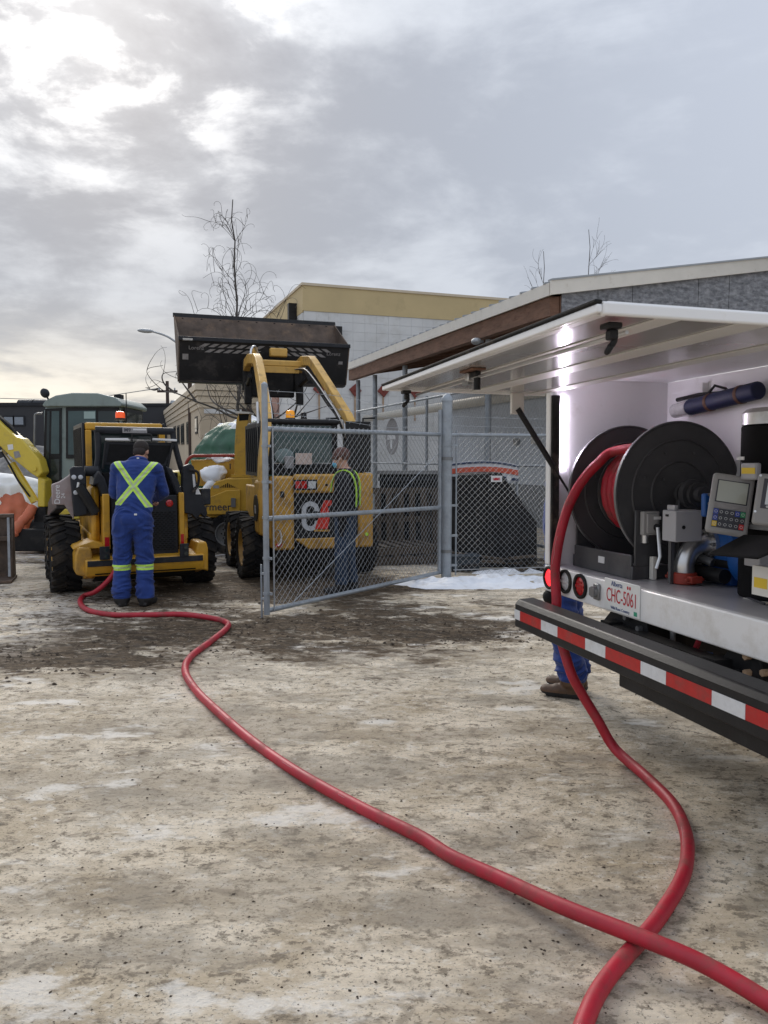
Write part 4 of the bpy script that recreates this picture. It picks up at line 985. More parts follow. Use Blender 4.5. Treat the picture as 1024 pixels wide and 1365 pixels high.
el_ = P_(MB().tube(ePth, .046, 20), 'pipe_elbow', 'alu')
b = MB(); b.cyl((ex, ey+.12, TDZ+.19), (ex, ey+.14, TDZ+.19), .072, n=20); b.build('flange', mat['alu'], el_)
for k in range(6):
    t = k*math.pi/3; MB().cyl((ex+.057*math.cos(t), ey+.108, TDZ+.19+.057*math.sin(t)), (ex+.057*math.cos(t), ey+.1195, TDZ+.19+.057*math.sin(t)), .009, n=6).build('bolt', mat['grey_metal'], el_)
mt_ = P_(MB().lathe([(0, 0), (.125, 0), (.13, .02), (.115, .03), (.115, .13), (.13, .14), (.13, .17), (.095, .18), (.09, .26), (0, .27)], (ex+.05, ey+.141, TDZ+.16), (0, 1, 0), 28, closed=False), 'flow_meter', 'meter_blue')
B(ex-.02, ex+.14, ey+.15, ey+.34, TDZ, TDZ+.09).build('foot', mat['meter_blue'], mt_, bevel=.01)
B(ex+.0, ex+.07, ey+.2, ey+.3, TDZ+.25, TDZ+.44).build('counter_column', mat['meter_blue'], mt_, bevel=.008)
bb_ = box_px(934, 940, 958, 658, 689, .26)
bq = P_(B(*bb_), 'swivel_block', 'meter_blue', bevel=.008)
for k in range(3):
    for j in (0, 1): MB().cyl((bb_[1], bb_[2]+.02+j*(bb_[3]-bb_[2]-.04), bb_[4]+.02+k*.04), (bb_[1]+.006, bb_[2]+.02+j*(bb_[3]-bb_[2]-.04), bb_[4]+.02+k*.04), .007, n=6).build('bolt', mat['grey_metal'], bq)
b = MB(); b.lathe([(0, 0), (.11, 0), (.125, .03), (.125, .2), (.1, .23), (0, .24)], (ex+.16, ey+.22, TDZ+.13), (1, 0, 0), 24, closed=False); P_(b, 'pump', 'meter_blue')
for k, dy_ in enumerate((.1, .16)): P_(MB().cyl((ex-.05, ey+dy_, TDZ+.05+.05*k), (ex+.16, ey+dy_, TDZ+.05+.05*k), .035-.008*k, n=16), 'suction_pipe', 'black_steel')
P_(MB().tube(spline([(ex-.1, ey+.1, TDZ+.03), (ex-.06, ey+.08, TDZ+.09), (ex-.02, ey+.1, TDZ+.12), (ex+.05, ey+.12, TDZ+.1)], 5), .022, 10), 'fitting', 'grey_metal')

# electronic register: faces the camera side, tilted back
camL = TR.loc((0, 0, CAM_H))
def panel_frame(px, py, yl, tilt, roll, yaw=0):
    o_ = TR.on(px, py, 1, yl); n_ = (camL-o_); n_.z = 0; n_.normalize(); n_ = Matrix.Rotation(R_(yaw), 3, 'Z') @ n_
    r_ = Vector((0, 0, 1)).cross(n_).normalized(); n_ = Matrix.Rotation(R_(-tilt), 3, r_) @ n_
    r_ = Matrix.Rotation(R_(roll), 3, n_) @ r_; u_ = n_.cross(r_)
    m_ = Matrix((r_, u_, n_)).transposed().to_4x4(); m_.translation = o_; return m_
def pbuild(b, m4, name, m_, parent, **k):
    b.v = [tuple(m4 @ Vector(v)) for v in b.v]; return b.build(name, mat[m_], parent, **k)
RM = panel_frame(974, 672, .16, 14, -9, 10)
rgs = pbuild(B(-.082, .082, -.128, .128, -.03, 0), RM, 'register', 'reg_grey', truck, bevel=.018, seg=3)
pbuild(B(-.07, .07, -.115, .115, -.10, -.031), RM, 'back_housing', 'reg_grey', rgs, bevel=.01)
pbuild(B(-.062, .062, .002, .098, .0005, .002), RM, 'screen_bezel', 'key_dark', rgs)
pbuild(B(-.057, .057, .006, .094, .0022, .0032), RM, 'screen', 'lcd', rgs)
pbuild(B(-.062, .062, -.022, -.004, .0005, .0022), RM, 'logo_strip', 'decal_grey', rgs)
pbuild(B(-.062, .062, -.105, -.025, .0005, .002), RM, 'keypad', 'key_dark', rgs)
kc = [['key_blue', 'key_dark', 'key_dark', 'key_dark', 'key_blue', 'key_green'], ['key_blue', 'key_dark', 'key_dark', 'key_dark', 'key_dark', 'key_dark'], ['key_yellow', 'key_dark', 'key_dark', 'key_dark', 'key_dark', 'key_red']]
for j in range(3):
    for i in range(6):
        x_, y_ = -.052+i*.0208, -.039-j*.026; K = kc[j][i]
        kb = pbuild(B(x_-.009, x_+.009, y_-.011, y_+.011, .0021, .005), RM, 'key', K if K != 'key_dark' else 'key_dark', rgs)
        pbuild(MB().lathe([(.0045, .0052), (.0062, .0052), (.0062, .0056), (.0045, .0056)], (x_, y_, 0), (0, 0, 1), 12), RM, 'key_mark', 'key_ring', kb)
RM2 = panel_frame(1044, 668, .16, 10, -5, -8)
rg2 = pbuild(B(-.1, .1, -.1, .1, -.05, 0), RM2, 'printer_unit', 'reg_grey', truck, bevel=.012)
pbuild(B(-.075, .08, -.035, .08, .0005, .004), RM2, 'bezel', 'key_dark', rg2, bevel=.001); pbuild(B(-.06, .065, -.02, .065, .0045, .006), RM2, 'screen', 'lcd_white', rg2)
for k in range(3): pbuild(MB().cyl((-.05+k*.025, -.028, .004), (-.05+k*.025, -.028, .0065), .005, n=10), RM2, 'button', 'key_ring', rg2)
for x_, y_ in ((-.09, .09), (-.09, -.05)): pbuild(MB().cyl((x_, y_, 0), (x_, y_, .003), .005, n=8), RM2, 'screw', 'alu', rg2)
# pedestal, tray, papers
o_ = TR.on(974, 700, 1, .2)
P_(MB().cyl((o_.x+.12, .46, TDZ), (o_.x+.12, .46, o_.z-.011), .025, n=14), 'register_post', 'grey_metal')
P_(B(o_.x-.03, o_.x+.3, .22, .49, o_.z-.01, o_.z+.012), 'register_arm', 'grey_metal', bevel=.004)
M('tray_black', (.010, .010, .011), .8, var=.2); mat['tray_black'].node_tree.nodes['Principled BSDF'].inputs['Specular IOR Level'].default_value = .1
tp = [TR.on(945, 737, 1, .12), TR.on(1010, 742, 1, -.02), TR.on(1075, 715, 1, .0), TR.on(992, 712, 1, .16)]
b = MB(); b.add([(p.x, p.y, p.z) for p in tp]+[(p.x, p.y, p.z-.012) for p in tp], [(0, 1, 2, 3), (7, 6, 5, 4), (0, 4, 5, 1), (1, 5, 6, 2), (2, 6, 7, 3), (3, 7, 4, 0)]); P_(b, 'tray', 'tray_black', bevel=.004)
bp = box_px(992, 1013, 1060, 736, 757, .22, .34); P_(B(*bp), 'slotted_bracket', 'box_grey', bevel=.004)
bp = box_px(1003, 1026, 1032, 757, 797, .13); tkt = P_(B(*bp), 'ticket_card', 'paper'); B(bp[0]+.012, bp[1]-.01, bp[2]-.0016, bp[2]-.0004, bp[4]+.03, bp[4]+.07).build('orange_stamp', mat['key_yellow'], tkt)
p = TR.on(1000, 797, 2, TDZ+.004); P_(MB().cyl((p.x-.05, p.y, TDZ+.006), (p.x+.14, p.y-.05, TDZ+.006), .005, n=8), 'pen', 'key_dark'); P_(B(p.x-.02, p.x+.2, p.y-.02, p.y+.09, TDZ, TDZ+.003), 'note_sheet', 'paper')
tk = TR.on(1052, 560, 1, .46); tkr = (TR.on(1052, 560, 1, .46)-TR.on(986, 560, 1, .46)).length*.62
tkc = P_(MB().cyl((tk.x, .46, TDZ), (tk.x, .46, tk.z-.02), tkr, n=36), 'filter_canister', 'tray_black', bevel=.01)
MB().lathe([(0, .08), (tkr*.9, .07), (tkr, .05), (tkr, 0.001)], (tk.x, .46, tk.z-.02), (0, 0, 1), 36, closed=False).build('canister_head', mat['alu'], tkc)
bp = box_px(987, 1008, 1016, 617, 640, .2); b_ = P_(B(*bp), 'valve_handle', 'box_grey', bevel=.008); B(bp[0]+.01, bp[1]-.004, bp[2]-.002, bp[2]-.0004, bp[4]+.025, bp[4]+.05).build('warning_label', mat['key_yellow'], b_)
p = TR.on(1003, 611, 1, .3); P_(B(p.x-.02, p.x+.02, .24, .244, p.z-.007, p.z+.007), 'name_tag', 'decal_white')
# tool roll strapped to the bulkhead
p0, p1 = TR.on(900, 548, 1, .70), TR.on(1012, 520, 1, .70)
tr_ = P_(MB().cyl(p0.lerp(p1, .2), p1, .045, n=18), 'tool_roll', 'bluebag', bevel=.008)
MB().cyl(p0, p0.lerp(p1, .2), .04, .043, n=18).build('clear_end', mat['clear_lamp'], tr_)
for t in (.45, .8): MB().cyl(p0.lerp(p1, t), p0.lerp(p1, t+.03), .048, n=18).build('strap', mat['wood_brown'], tr_)
q0, q1 = TR.on(903, 533, 1, .74), TR.on(965, 524, 1, .74)
P_(MB().tube([q0, q0.lerp(q1, .5)+Vector((0, 0, .01)), q1], .012, 8), 'grease_gun', 'black_steel')
q0, q1, q2, q3 = [TR.on(*a, 1, .73) for a in ((941, 528), (953, 514), (968, 518), (975, 526))]; P_(MB().tube([q0, q1, q2, q3], .007, 8), 'wire_handle', 'black_steel')
p = TR.on(940, 520, 1, .765); P_(B(p.x-.01, p.x+.01, .74, .779, p.z-.05, p.z+.04), 'hook_bracket', 'white_paint')

# ================================================================ red hose
HR = .027
def tl(px, py, y): return TR.w(TR.on(px, py, 1, y))
pts = []
nw = 7                              # wraps laid along the drum, the last one on top of the others
for k in range(nw*20+1):
    t = k/20; th = math.pi/2-2*math.pi*(nw-t)
    u_ = min(1, t/(nw-1)); x = .262+.315*u_; r_ = .212
    if t > nw-1: f_ = t-(nw-1); x = .577-.06*f_; r_ = .212+.042*min(1, f_*2)
    pts.append(TR.w((x, RY-r_*math.cos(th)*-1, RZ+r_*math.sin(th))))
exit_ = [TR.w((.505, .36, 1.655)), tl(818, 602, .27), tl(798, 617, .185), tl(777, 640, .11), tl(760, 670, .04), tl(749, 704, -.012), tl(742, 740, -.038), TR.w((.215, -.045, .95)), TR.w((.235, -.045, .82)), TR.w((.25, -.05, .70)), tl(760, 893, -.03), tl(776, 925, .03), tl(796, 958, .10), tl(820, 998, .17)]
def g3(px, py, z=HR): 
    v = gnd(px, py, z); return Vector((v.x, v.y, z+gh(v.x, v.y)))
gp = [g3(862, 1037), g3(897, 1072), g3(914, 1110), g3(916, 1145), g3(907, 1175), g3(882, 1215), g3(857, 1245), g3(822, 1285), g3(797, 1320), g3(777, 1365)]
loop = [Vector((.40, 1.72, HR)), Vector((.30, 1.3, HR)), Vector((.5, .85, HR)), Vector((1.0, .72, HR)), Vector((1.42, 1.0, HR)), Vector((1.42, 1.5, HR)), Vector((1.24, 1.9, HR))]
back = [g3(1024, 1337, HR*1.5), g3(937, 1284, HR*2.4), g3(857, 1245, HR*3.1), g3(752, 1206, HR*2.3), g3(662, 1167, HR*1.3), g3(600, 1140), g3(560, 1115), g3(480, 1075), g3(400, 1030), g3(340, 988), g3(295, 952), g3(262, 920), g3(247, 895), g3(254, 875), g3(280, 855), g3(301, 840), g3(303, 831), g3(285, 824), g3(245, 820), g3(200, 817), g3(150, 817), g3(117, 812), g3(107, 803), g3(112, 794)]
tail = [Vector((-3.22, 8.52, .11)), Vector((-3.05, 8.55, .28)), Vector((-2.92, 8.66, .58)), Vector((-2.84, 8.70, .90)), Vector((-2.80, 8.74, 1.12))]
path = pts+spline([pts[-1]]+exit_+gp+loop+back+tail, 10)[1:]
for p in path:
    pass
hz_ = MB(); hz_.tube(path, HR, 14)
hose = thing('fuel_hose', 'long red rubber fuel hose running from truck reel across the yard to the loader', 'hose', loc=(gp[4].x, gp[4].y, 0))
off = hose.location
hz_.v = [(x-off.x, y-off.y, z) for x, y, z in hz_.v]
hz_.build('hose_line', mat['hose_red'], hose, smooth=60)
dm = MB(); acc = 0; on = True; seg = []
for i in range(len(pts)+8, len(path)-1):
    d = (path[i+1]-path[i]); acc += d.length; dn = d.normalized(); sd_ = dn.cross(Vector((0, 0, 1)))
    if sd_.length < .05: continue
    sd_.normalize(); u_ = sd_.cross(dn); o_ = (u_*math.cos(.75)+sd_*math.sin(.75)*(1 if path[i].y < 3.3 else -1))*(HR-.0012)
    if (acc % .42) < .15+.1*math.sin(acc*7): seg.append(path[i]+o_-off)
    else:
        if len(seg) > 1: dm.tube(seg, .0018, 4)
        seg = []
struct(dm.build('print_line', mat['hose_print'], hose), 'stuff')
# ================================================================ helpers for traced parts
class Rig:
    def __init__(s, frame, root): s.f = frame; s.r = root
    def tr(s, name, m_, px, y, d, parent=None, **k):        # outline on local plane y, extruded by d
        P = [s.f.on(a, b_, 1, y) for a, b_ in px]; b = MB(); b.prism([(p.x, p.z) for p in P], 'y', y, y+d)
        return b.build(name, mat[m_], parent or s.r, **k)
    def trx(s, name, m_, px, x, d, parent=None, **k):       # outline on local plane x
        P = [s.f.on(a, b_, 0, x) for a, b_ in px]; b = MB(); b.prism([(p.y, p.z) for p in P], 'x', x, x+d)
        return b.build(name, mat[m_], parent or s.r, **k)
    def rc(s, name, m_, x0, y0, x1, y1, y, d, parent=None, **k):   # pixel rectangle on plane y
        a, c_ = s.f.on(x0, y0, 1, y), s.f.on(x1, y1, 1, y); return B(a.x, c_.x, y, y+d, c_.z, a.z).build(name, mat[m_], parent or s.r, **k)
    def tb(s, name, m_, px, y, r, parent=None, sub=6, n=10):
        return MB().tube(spline([s.f.on(a, b_, 1, y) for a, b_ in px], sub), r, n).build(name, mat[m_], parent or s.r)
    def b(s, name, m_, *a, parent=None, **k): return B(*a).build(name, mat[m_], parent or s.r, **k)
def beacon(rig, px, py, y, r, h, m_):
    p = rig.f.on(px, py, 1, y); o = MB().lathe([(0, 0), (r, 0), (r, .02), (r*.9, .025), (0, .025)], p, (0, 0, 1), 18, closed=False).build('beacon', mat['black_plastic'], rig.r)
    MB().lathe([(r*.85, .022), (r*.88, h*.6), (r*.78, h*.92), (r*.5, h), (0, h)], p, (0, 0, 1), 18, closed=False).build('beacon_lens', mat[m_], o); return o
def sweep_arm(path, x0, x1, hw, name, m_, parent, bevel=.012):
    P = [Vector((a, b_)) for a, b_ in path]; L_, R__ = [], []
    for i, p in enumerate(P):
        d = (P[min(i+1, len(P)-1)]-P[max(i-1, 0)]).normalized(); n = Vector((-d.y, d.x)); w_ = hw[i] if isinstance(hw, list) else hw
        L_.append(p+n*w_); R__.append(p-n*w_)
    b = MB(); n = len(P); V = []
    for x in (x0, x1):
        for p in L_: V.append((x, p.x, p.y))
        for p in R__: V.append((x, p.x, p.y))
    Fc = []
    for i in range(n-1):
        Fc += [(i, i+1, n+i+1, n+i), (2*n+i, 3*n+i, 3*n+i+1, 2*n+i+1), (i, 2*n+i, 2*n+i+1, i+1), (n+i, n+i+1, 3*n+i+1, 3*n+i)]
    Fc += [(0, n, 3*n, 2*n), (n-1, 3*n-1, 4*n-1, 2*n-1)]
    b.add(V, Fc); return b.build(name, mat[m_], parent, bevel=bevel)

# ================================================================ yellow skid steer being refuelled
JF = Frame((-3.17, 9.55, 0), -26)
jd = thing('skid_steer_loader', 'yellow skid steer loader with rear engine hatch raised being refuelled', 'skid steer', JF); J = Rig(JF, jd)
for x in (-.76, .82):
    for y in (0, 1.15): lug_wheel('wheel', (x, y, .415), .42, .31, jd, 'jd_yellow', 20, .035)
J.b('chassis', 'jd_yellow', -.52, .60, -.55, 1.75, .24, .72, bevel=.03)
for x0, x1 in ((-.60, -.49), (.58, .68)): J.b('axle_housing', 'jd_yellow', x0, x1, -.12, 1.3, .3, .54, bevel=.02)
b = MB(); b.prism([(-.55, .20), (-.86, .27), (-.90, .36), (-.90, .46), (-.55, .50)], 'x', -.60, .72); b.build('bumper', mat['jd_yellow'], jd, bevel=.015)
J.b('bumper_strip', 'charcoal', -.58, .70, -.915, -.902, .385, .45, bevel=.004)
b = MB(); b.prism([(-.55, .185), (-.80, .245), (-.875, .30), (-.885, .30), (-.81, .235), (-.55, .165)], 'x', -.5, .62); b.build('belly_guard', mat['black_dirty'], jd)
for x0, x1 in ((-.70, -.52), (.63, .78)):
    b = MB(); b.prism([(x0, .30), (x1, .24), (x1, .52), (x1-.02, .60), (x0+.03, .60), (x0, .5)], 'y', -.84, -.42); b.build('counterweight', mat['jd_yellow'], jd, bevel=.02)
b = MB(); b.prism([(-.72, .575), (-.40, .575), (-.36, .62), (-.50, .66), (-.70, .60)], 'y', -.78, -.3); b.build('step_plate', mat['jd_yellow'], jd, bevel=.008)
J.b('engine_bay', 'engine_dark', -.36, .48, -.62, .0, .5, 1.42)  # solid block; the shade of the open bay is put into its colour
for x0, x1 in ((-.395, -.32), (.455, .515)):
    po = J.b('rear_pillar', 'jd_yellow', x0, x1, -.80, -.52, .56, 1.19, bevel=.01); J.b('reflector', 'red_lamp', x0+.012, x1-.012, -.806, -.8008, .585, .70, parent=po)
gr = J.b('grille', 'charcoal', -.30, .445, -.76, -.70, .45, 1.16, bevel=.01)
gs = MB()
for k in range(26):
    for i in range(14):
        if k > 19 and i > 8: continue
        x_ = -.26+i*.048+(.024 if k % 2 else 0); gs.box(x_, x_+.03, -.768, -.7605, .52+k*.023, .52+k*.023+.010)
gs.build('grille_louvre', mat['engine_dark'], gr, smooth=0)
p = JF.on(226, 671, 1, -.77); MB().lathe([(0, .02), (.03, .018), (.042, .008), (.042, 0)], (p.x, -.762, p.z), (0, -1, 0), 20, closed=False).build('tail_lamp', mat['red_lamp'], gr)
for px0, px1, py0, py1 in ((133, 147, 729, 746), (240, 252, 725, 742)):
    lb = J.rc('light_box', 'charcoal', px0, py0, px1, py1, -.93, .03, bevel=.005); a = JF.on((px0+px1)/2, (py0+py1)/2, 1, -.93)
    for dz in (-.035, .035): MB().cyl((a.x+.015, -.945, a.z+dz), (a.x+.015, -.931, a.z+dz), .022, n=14).build('lamp', mat['glass_dark'], lb)
J.tr('hood_shoulder', 'charcoal', [(124, 648), (126, 634), (132, 627), (140, 638), (147, 659), (147, 663), (136, 663), (131, 645)], -.76, .5, bevel=.015)
J.tr('hood_shoulder', 'charcoal', [(221, 621), (229, 625), (238, 640), (244, 659), (236, 660), (230, 645)], -.76, .5, bevel=.015)
J.b('side_panel', 'jd_yellow', -.50, -.405, -.60, 1.1, .6, 1.28, bevel=.05); J.b('side_panel', 'jd_yellow', .525, .60, -.60, 1.1, .6, 1.25, bevel=.05)
# raised hatch
ht = J.tr('engine_hatch', 'charcoal', [(142, 588), (234, 590), (222, 622), (137, 620)], -.50, .03, bevel=.01)
J.tr('hatch_inner', 'engine_dark', [(146, 592), (229, 594), (219, 618), (142, 616)], -.506, .0055, parent=ht)
J.tr('hatch_edge', 'decal_white', [(141, 584), (171, 584), (174, 587), (201, 587), (203, 584), (236, 585.5), (236, 588.5), (141, 587)], -.54, .06, parent=ht, bevel=.004)
J.tb('hatch_handle', 'black_steel', [(176, 588), (176, 580), (179, 579), (199, 579), (202, 581), (202, 588)], -.555, .009, parent=ht, sub=3)
J.tb('gas_strut', 'black_plastic', [(230, 590), (223, 628)], -.53, .014); J.tb('gas_strut', 'black_plastic', [(141, 590), (137, 625)], -.53, .014)
# ROPS cab
zc = JF.on(160, 566, 1, -.1).z
J.b('roof', 'jd_yellow', -.50, .40, -.12, 1.25, zc-.07, zc+.02, bevel=.02)
for x in (-.5, .36): J.b('roll_post', 'jd_yellow', x, x+.07, -.12, -.02, 1.1, zc-.07, bevel=.01); J.b('roll_post', 'charcoal', x, x+.06, 1.15, 1.25, 1.0, zc-.07, bevel=.01)
J.b('rear_window', 'glass_dark', -.42, .35, -.03, -.02, 1.4, zc-.08)
J.b('cab_tub', 'engine_dark', -.45, .40, .0, 1.2, .7, 1.4)
sc_ = J.b('side_screen', 'charcoal', -.535, -.505, -.1, 1.2, 1.30, zc+.02, bevel=.008)
for k in range(12): MB().bar((-.54, -.05+k*.1, 1.36), (-.54, .02+k*.1, zc-.04), .012, .018).build('screen_bar', mat['black_steel'], sc_)
J.b('side_screen', 'charcoal', .41, .435, -.1, 1.2, 1.30, zc+.02, bevel=.008)
J.tb('cross_tube', 'charcoal', [(127, 573), (231, 575)], -.45, .043, sub=2, n=16)
cp = JF.on(180, 573.5, 1, -.5)
pl_ = J.b('model_plate', 'decal_grey', cp.x-.14, cp.x+.14, -.497, -.487, cp.z-.033, cp.z+.033, bevel=.003); text('model_text', 'M9', .06, mat['key_dark'], pl_, (cp.x-.085, -.499, cp.z), (1, 0, 0), (0, 0, 1), .001, bold=.001)
J.b('model_strip', 'decal_white', cp.x-.02, cp.x+.13, -.4985, -.4972, cp.z-.0, cp.z+.02, parent=pl_)
J.tb('guard_tube', 'charcoal', [(129, 573), (131, 590), (131, 610), (130, 624), (136, 642)], -.45, .035)
J.tb('guard_tube', 'charcoal', [(230, 575), (233, 592), (238, 612), (243, 628), (248, 640)], -.45, .035)
beacon(J, 160.5, 560, .3, .068, .11, 'orange_lens'); a = JF.on(169, 562, 1, .3); MB().cyl(a, a+Vector((0, 0, .36)), .006, n=6).build('antenna', mat['black_steel'], jd)
# lift arms
def jd_arm(s):
    x = -.80 if s < 0 else .84; a = sweep_arm([(-.5, 1.12), (-.1, 1.10), (.6, 1.02), (1.5, .9), (2.1, .6), (2.45, .35)], x-.06, x+.06, [.10, .11, .11, .10, .10, .09], 'lift_arm', 'charcoal', jd)
    return a
la = jd_arm(-1); ra = jd_arm(1)
J.tr('arm_shield', 'decal_side', [(69, 646), (80, 642), (92, 634), (98, 625), (99, 693), (86, 673), (70, 673)], -.56, .10, parent=la, bevel=.01)
sp = JF.on(76.5, 659, 1, -.562)
text('maker_text', 'Deere', .085, mat['decal_white'], la, (sp.x, -.563, sp.z), (0, 0, 1), (-1, 0, 0), .001)
sp = JF.on(84.5, 661, 1, -.562); text('model_text', '24', .06, mat['decal_white'], la, (sp.x, -.563, sp.z), (0, 0, 1), (-1, 0, 0), .001)
ap = J.tr('arm_end_plate', 'charcoal', [(93, 626), (97, 622), (112, 622), (115, 640), (117, 686), (101, 689), (98, 680), (96, 655)], -.66, .10, bevel=.012)
for px, py in ((98.5, 636), (107.5, 636), (101, 656.5)):
    a = JF.on(px, py, 1, -.66); MB().lathe([(0, .02), (.015, .02), (.017, .012), (.026, .01), (.026, 0)], (a.x, -.66, a.z), (0, -1, 0), 14, closed=False).build('pin', mat['cat_grey'], ap)
for (a0, a1) in (((105, 643), (104, 650)), ((106, 650), (109, 655))): J.tb('hose_fitting', 'alu', [a0, a1], -.69, .018, parent=ap, sub=1)
J.tb('lift_cylinder', 'black_steel', [(106, 648), (128, 684)], -.70, .055, sub=1, n=14)
J.tb('pivot_tube', 'charcoal', [(113, 628), (131, 628)], -.55, .06, sub=1, n=14); J.tb('pivot_tube', 'charcoal', [(98, 683), (130, 681)], -.6, .05, sub=1, n=14)
ap = J.tr('arm_end_plate', 'charcoal', [(244, 622), (254, 618), (259, 622), (263, 645), (277, 684), (274, 691), (268, 685), (262, 693), (256, 686), (246, 684), (243, 650)], -.66, .12, bevel=.012)
J.tr('arm_decal', 'decal_white', [(256.5, 632), (259.5, 632), (261, 648), (258, 650)], -.664, .0035, parent=ap); J.tr('arm_decal', 'decal_white', [(262, 645), (266, 655), (268, 659), (261, 659)], -.664, .0035, parent=ap)
J.tb('arm_hose', 'black_rubber', [(252, 626), (264, 630), (264, 646), (257, 656)], -.70, .016)
# ================================================================ skid steer with raised bucket
CF = Frame((-1.06, 10.57, 0), -19)
ct = thing('skid_steer_loader', 'yellow skid steer loader behind the gate with its black bucket raised high', 'skid steer', CF); K = Rig(CF, ct)
for x in (-.78, .74):
    for y in (0, 1.14): lug_wheel('wheel', (x, y, .40), .405, .30, ct, 'cat_yellow', 20, .035)
K.b('chassis', 'black_dirty', -.56, .62, -.62, 1.7, .22, .62, bevel=.03)
K.b('side_panel', 'cat_yellow', -.64, -.56, -.60, 1.3, .55, 1.2, bevel=.02); K.b('side_panel', 'cat_yellow', .62, .70, -.60, 1.3, .55, 1.2, bevel=.02)
rd = K.b('rear_door', 'cat_yellow', -.62, -.35, -.80, -.45, .43, 1.37, bevel=.035)
K.b('door_top', 'cat_yellow', -.349, .44, -.84, -.45, 1.15, 1.39, bevel=.03, parent=rd); K.b('door_side', 'cat_yellow', .50, .70, -.80, -.45, .43, 1.40, bevel=.03, parent=rd)
b = MB(); b.prism([(-.349, .57), (-.16, .43), (.499, .43), (.499, .57)], 'y', -.79, -.45); b.build('door_bottom', mat['cat_yellow'], rd, bevel=.015)
K.b('door_panel', 'black_steel', -.349, .499, -.755, -.5, .56, 1.155, parent=rd, bevel=.01)
lg = CF.on(414, 688, 1, -.76)
b = MB(); ro, ri = .115, .055                                   # grey letter C of the badge
cx_, cz_ = lg.x, lg.z; H2 = .19
pts_ = []
for t in range(-30, 211, 24): pts_.append((cx_+ro*math.cos(R_(t)), cz_+H2-ro+ro*math.sin(R_(t)) if t <= 90 or True else 0))
def ring(t, r, top): return (cx_+r*math.cos(R_(t)), cz_+(H2-ro if top else -(H2-ro))+r*math.sin(R_(t)))
outer = [ring(t, ro, True) for t in range(-10, 181, 19)]+[ring(t, ro, False) for t in range(180, 371, 19)]
inner = [ring(t, ri, False) for t in range(370, 179, -19)]+[ring(t, ri, True) for t in range(180, -11, -19)]
n_ = len(outer); V = []; Fc = []
for yy in (-.764, -.7555):
    V += [(x, yy, z) for x, z in outer]+[(x, yy, z) for x, z in inner[::-1]]
for i in range(n_-1): Fc += [(i, i+1, n_+i+1, n_+i), (2*n_+i, 3*n_+i, 3*n_+i+1, 2*n_+i+1), (i, 2*n_+i, 2*n_+i+1, i+1), (n_+i, n_+i+1, 3*n_+i+1, 3*n_+i)]
Fc += [(0, n_, 3*n_, 2*n_), (n_-1, 3*n_-1, 4*n_-1, 2*n_-1)]
b.add(V, Fc); b.build('badge_letter', mat['cat_grey'], rd)
K.tr('badge_letter', 'cat_red', [(420, 705), (432, 667), (442.5, 667), (442, 673), (437, 675), (440, 687), (437, 705)], -.768, .008, parent=rd)
K.tr('badge_base', 'jd_yellow', [(419, 706), (440, 706), (440, 708.5), (419, 708.5)], -.768, .008, parent=rd)
lb = K.rc('light_cluster', 'black_steel', 392, 639.5, 423, 653, -.846, .01, parent=rd)
for a0, a1, m_ in ((394, 400.5, 'red_lamp'), (402, 409, 'red_lamp'), (411, 421, 'clear_lamp')): K.rc('lamp', m_, a0, 641.5, a1, 651, -.856, .009, parent=lb)
K.rc('drain_plug', 'black_plastic', 434, 645, 437, 648, -.846, .01, parent=rd)
K.rc('latch', 'black_plastic', 374, 655, 379, 663, -.81, .012, parent=rd); p = CF.on(489, 712, 1, -.81); MB().cyl((p.x, -.812, p.z), (p.x, -.801, p.z), .022).build('sticker', mat['hivis'], rd)
MB().tube(spline([CF.on(a, c_, 1, -.83) for a, c_ in ((370, 706), (374, 710), (375, 722), (371, 728))], 4), .012, 8).build('tow_hook', mat['alu'], ct); K.rc('reflector', 'red_lamp', 368, 725, 376, 729, -.82, .012, parent=rd)
# cab
zc = CF.on(400, 561, 1, -.2).z
cbk = K.b('cab', 'black_dirty', -.60, .32, -.42, 1.15, 1.385, 1.52, bevel=.02)
for x in (-.60, .25):
    K.b('roll_post', 'black_steel', x, x+.07, -.42, -.34, 1.52, zc-.06, parent=cbk); K.b('roll_post', 'black_steel', x, x+.07, 1.05, 1.15, 1.52, zc-.06, parent=cbk)
K.b('roof', 'black_steel', -.63, .35, -.44, 1.18, zc-.06, zc+.015, bevel=.03, parent=cbk)
M('glass_teal', (.045, .075, .075), .06, var=.3, vs=2.)
K.b('rear_window', 'glass_teal', -.53, .25, -.40, -.39, 1.53, zc-.07, parent=cbk)
M('seat_pale', (.16, .21, .21), .7, var=.1); b = MB(); b.ell((-.40, -.43, 1.62), (.13, .02, .10)); b.build('fuel_tank', mat['seat_pale'], cbk)
K.b('rear_shelf', 'engine_dark', -.60, .60, -.70, -.43, 1.38, 1.44)
pn = K.rc('notice_sheet', 'paper', 394, 604, 416, 619, -.5, .006); M('notice_pink', (.50, .40, .35), .8, var=.12, vs=8); pn.data.materials[0] = mat['notice_pink']
K.rc('filter_can', 'decal_grey', 380, 608, 392, 625, -.5, .05, bevel=.012)
K.b('screen_panel', 'black_steel', .36, .70, -.70, -.66, 1.41, zc-.02, bevel=.01); K.b('side_screen', 'black_steel', -.665, -.64, -.38, 1.1, 1.35, zc-.03)
for k in range(8): MB().bar((-.672, -.3+k*.17, 1.40), (-.672, -.22+k*.17, zc-.08), .012, .02).build('screen_bar', mat['black_steel'], ct)
for px0, px1 in ((435, 470), (484, 500)): K.tb('mirror_frame', 'black_steel', [(px0, 575), (px0, 558), (px1, 557)], -.1, .014, sub=1)
beacon(K, 387, 559.5, -.2, .068, .125, 'amber'); beacon(K, 405, 559.5, -.2, .045, .10, 'black_plastic')
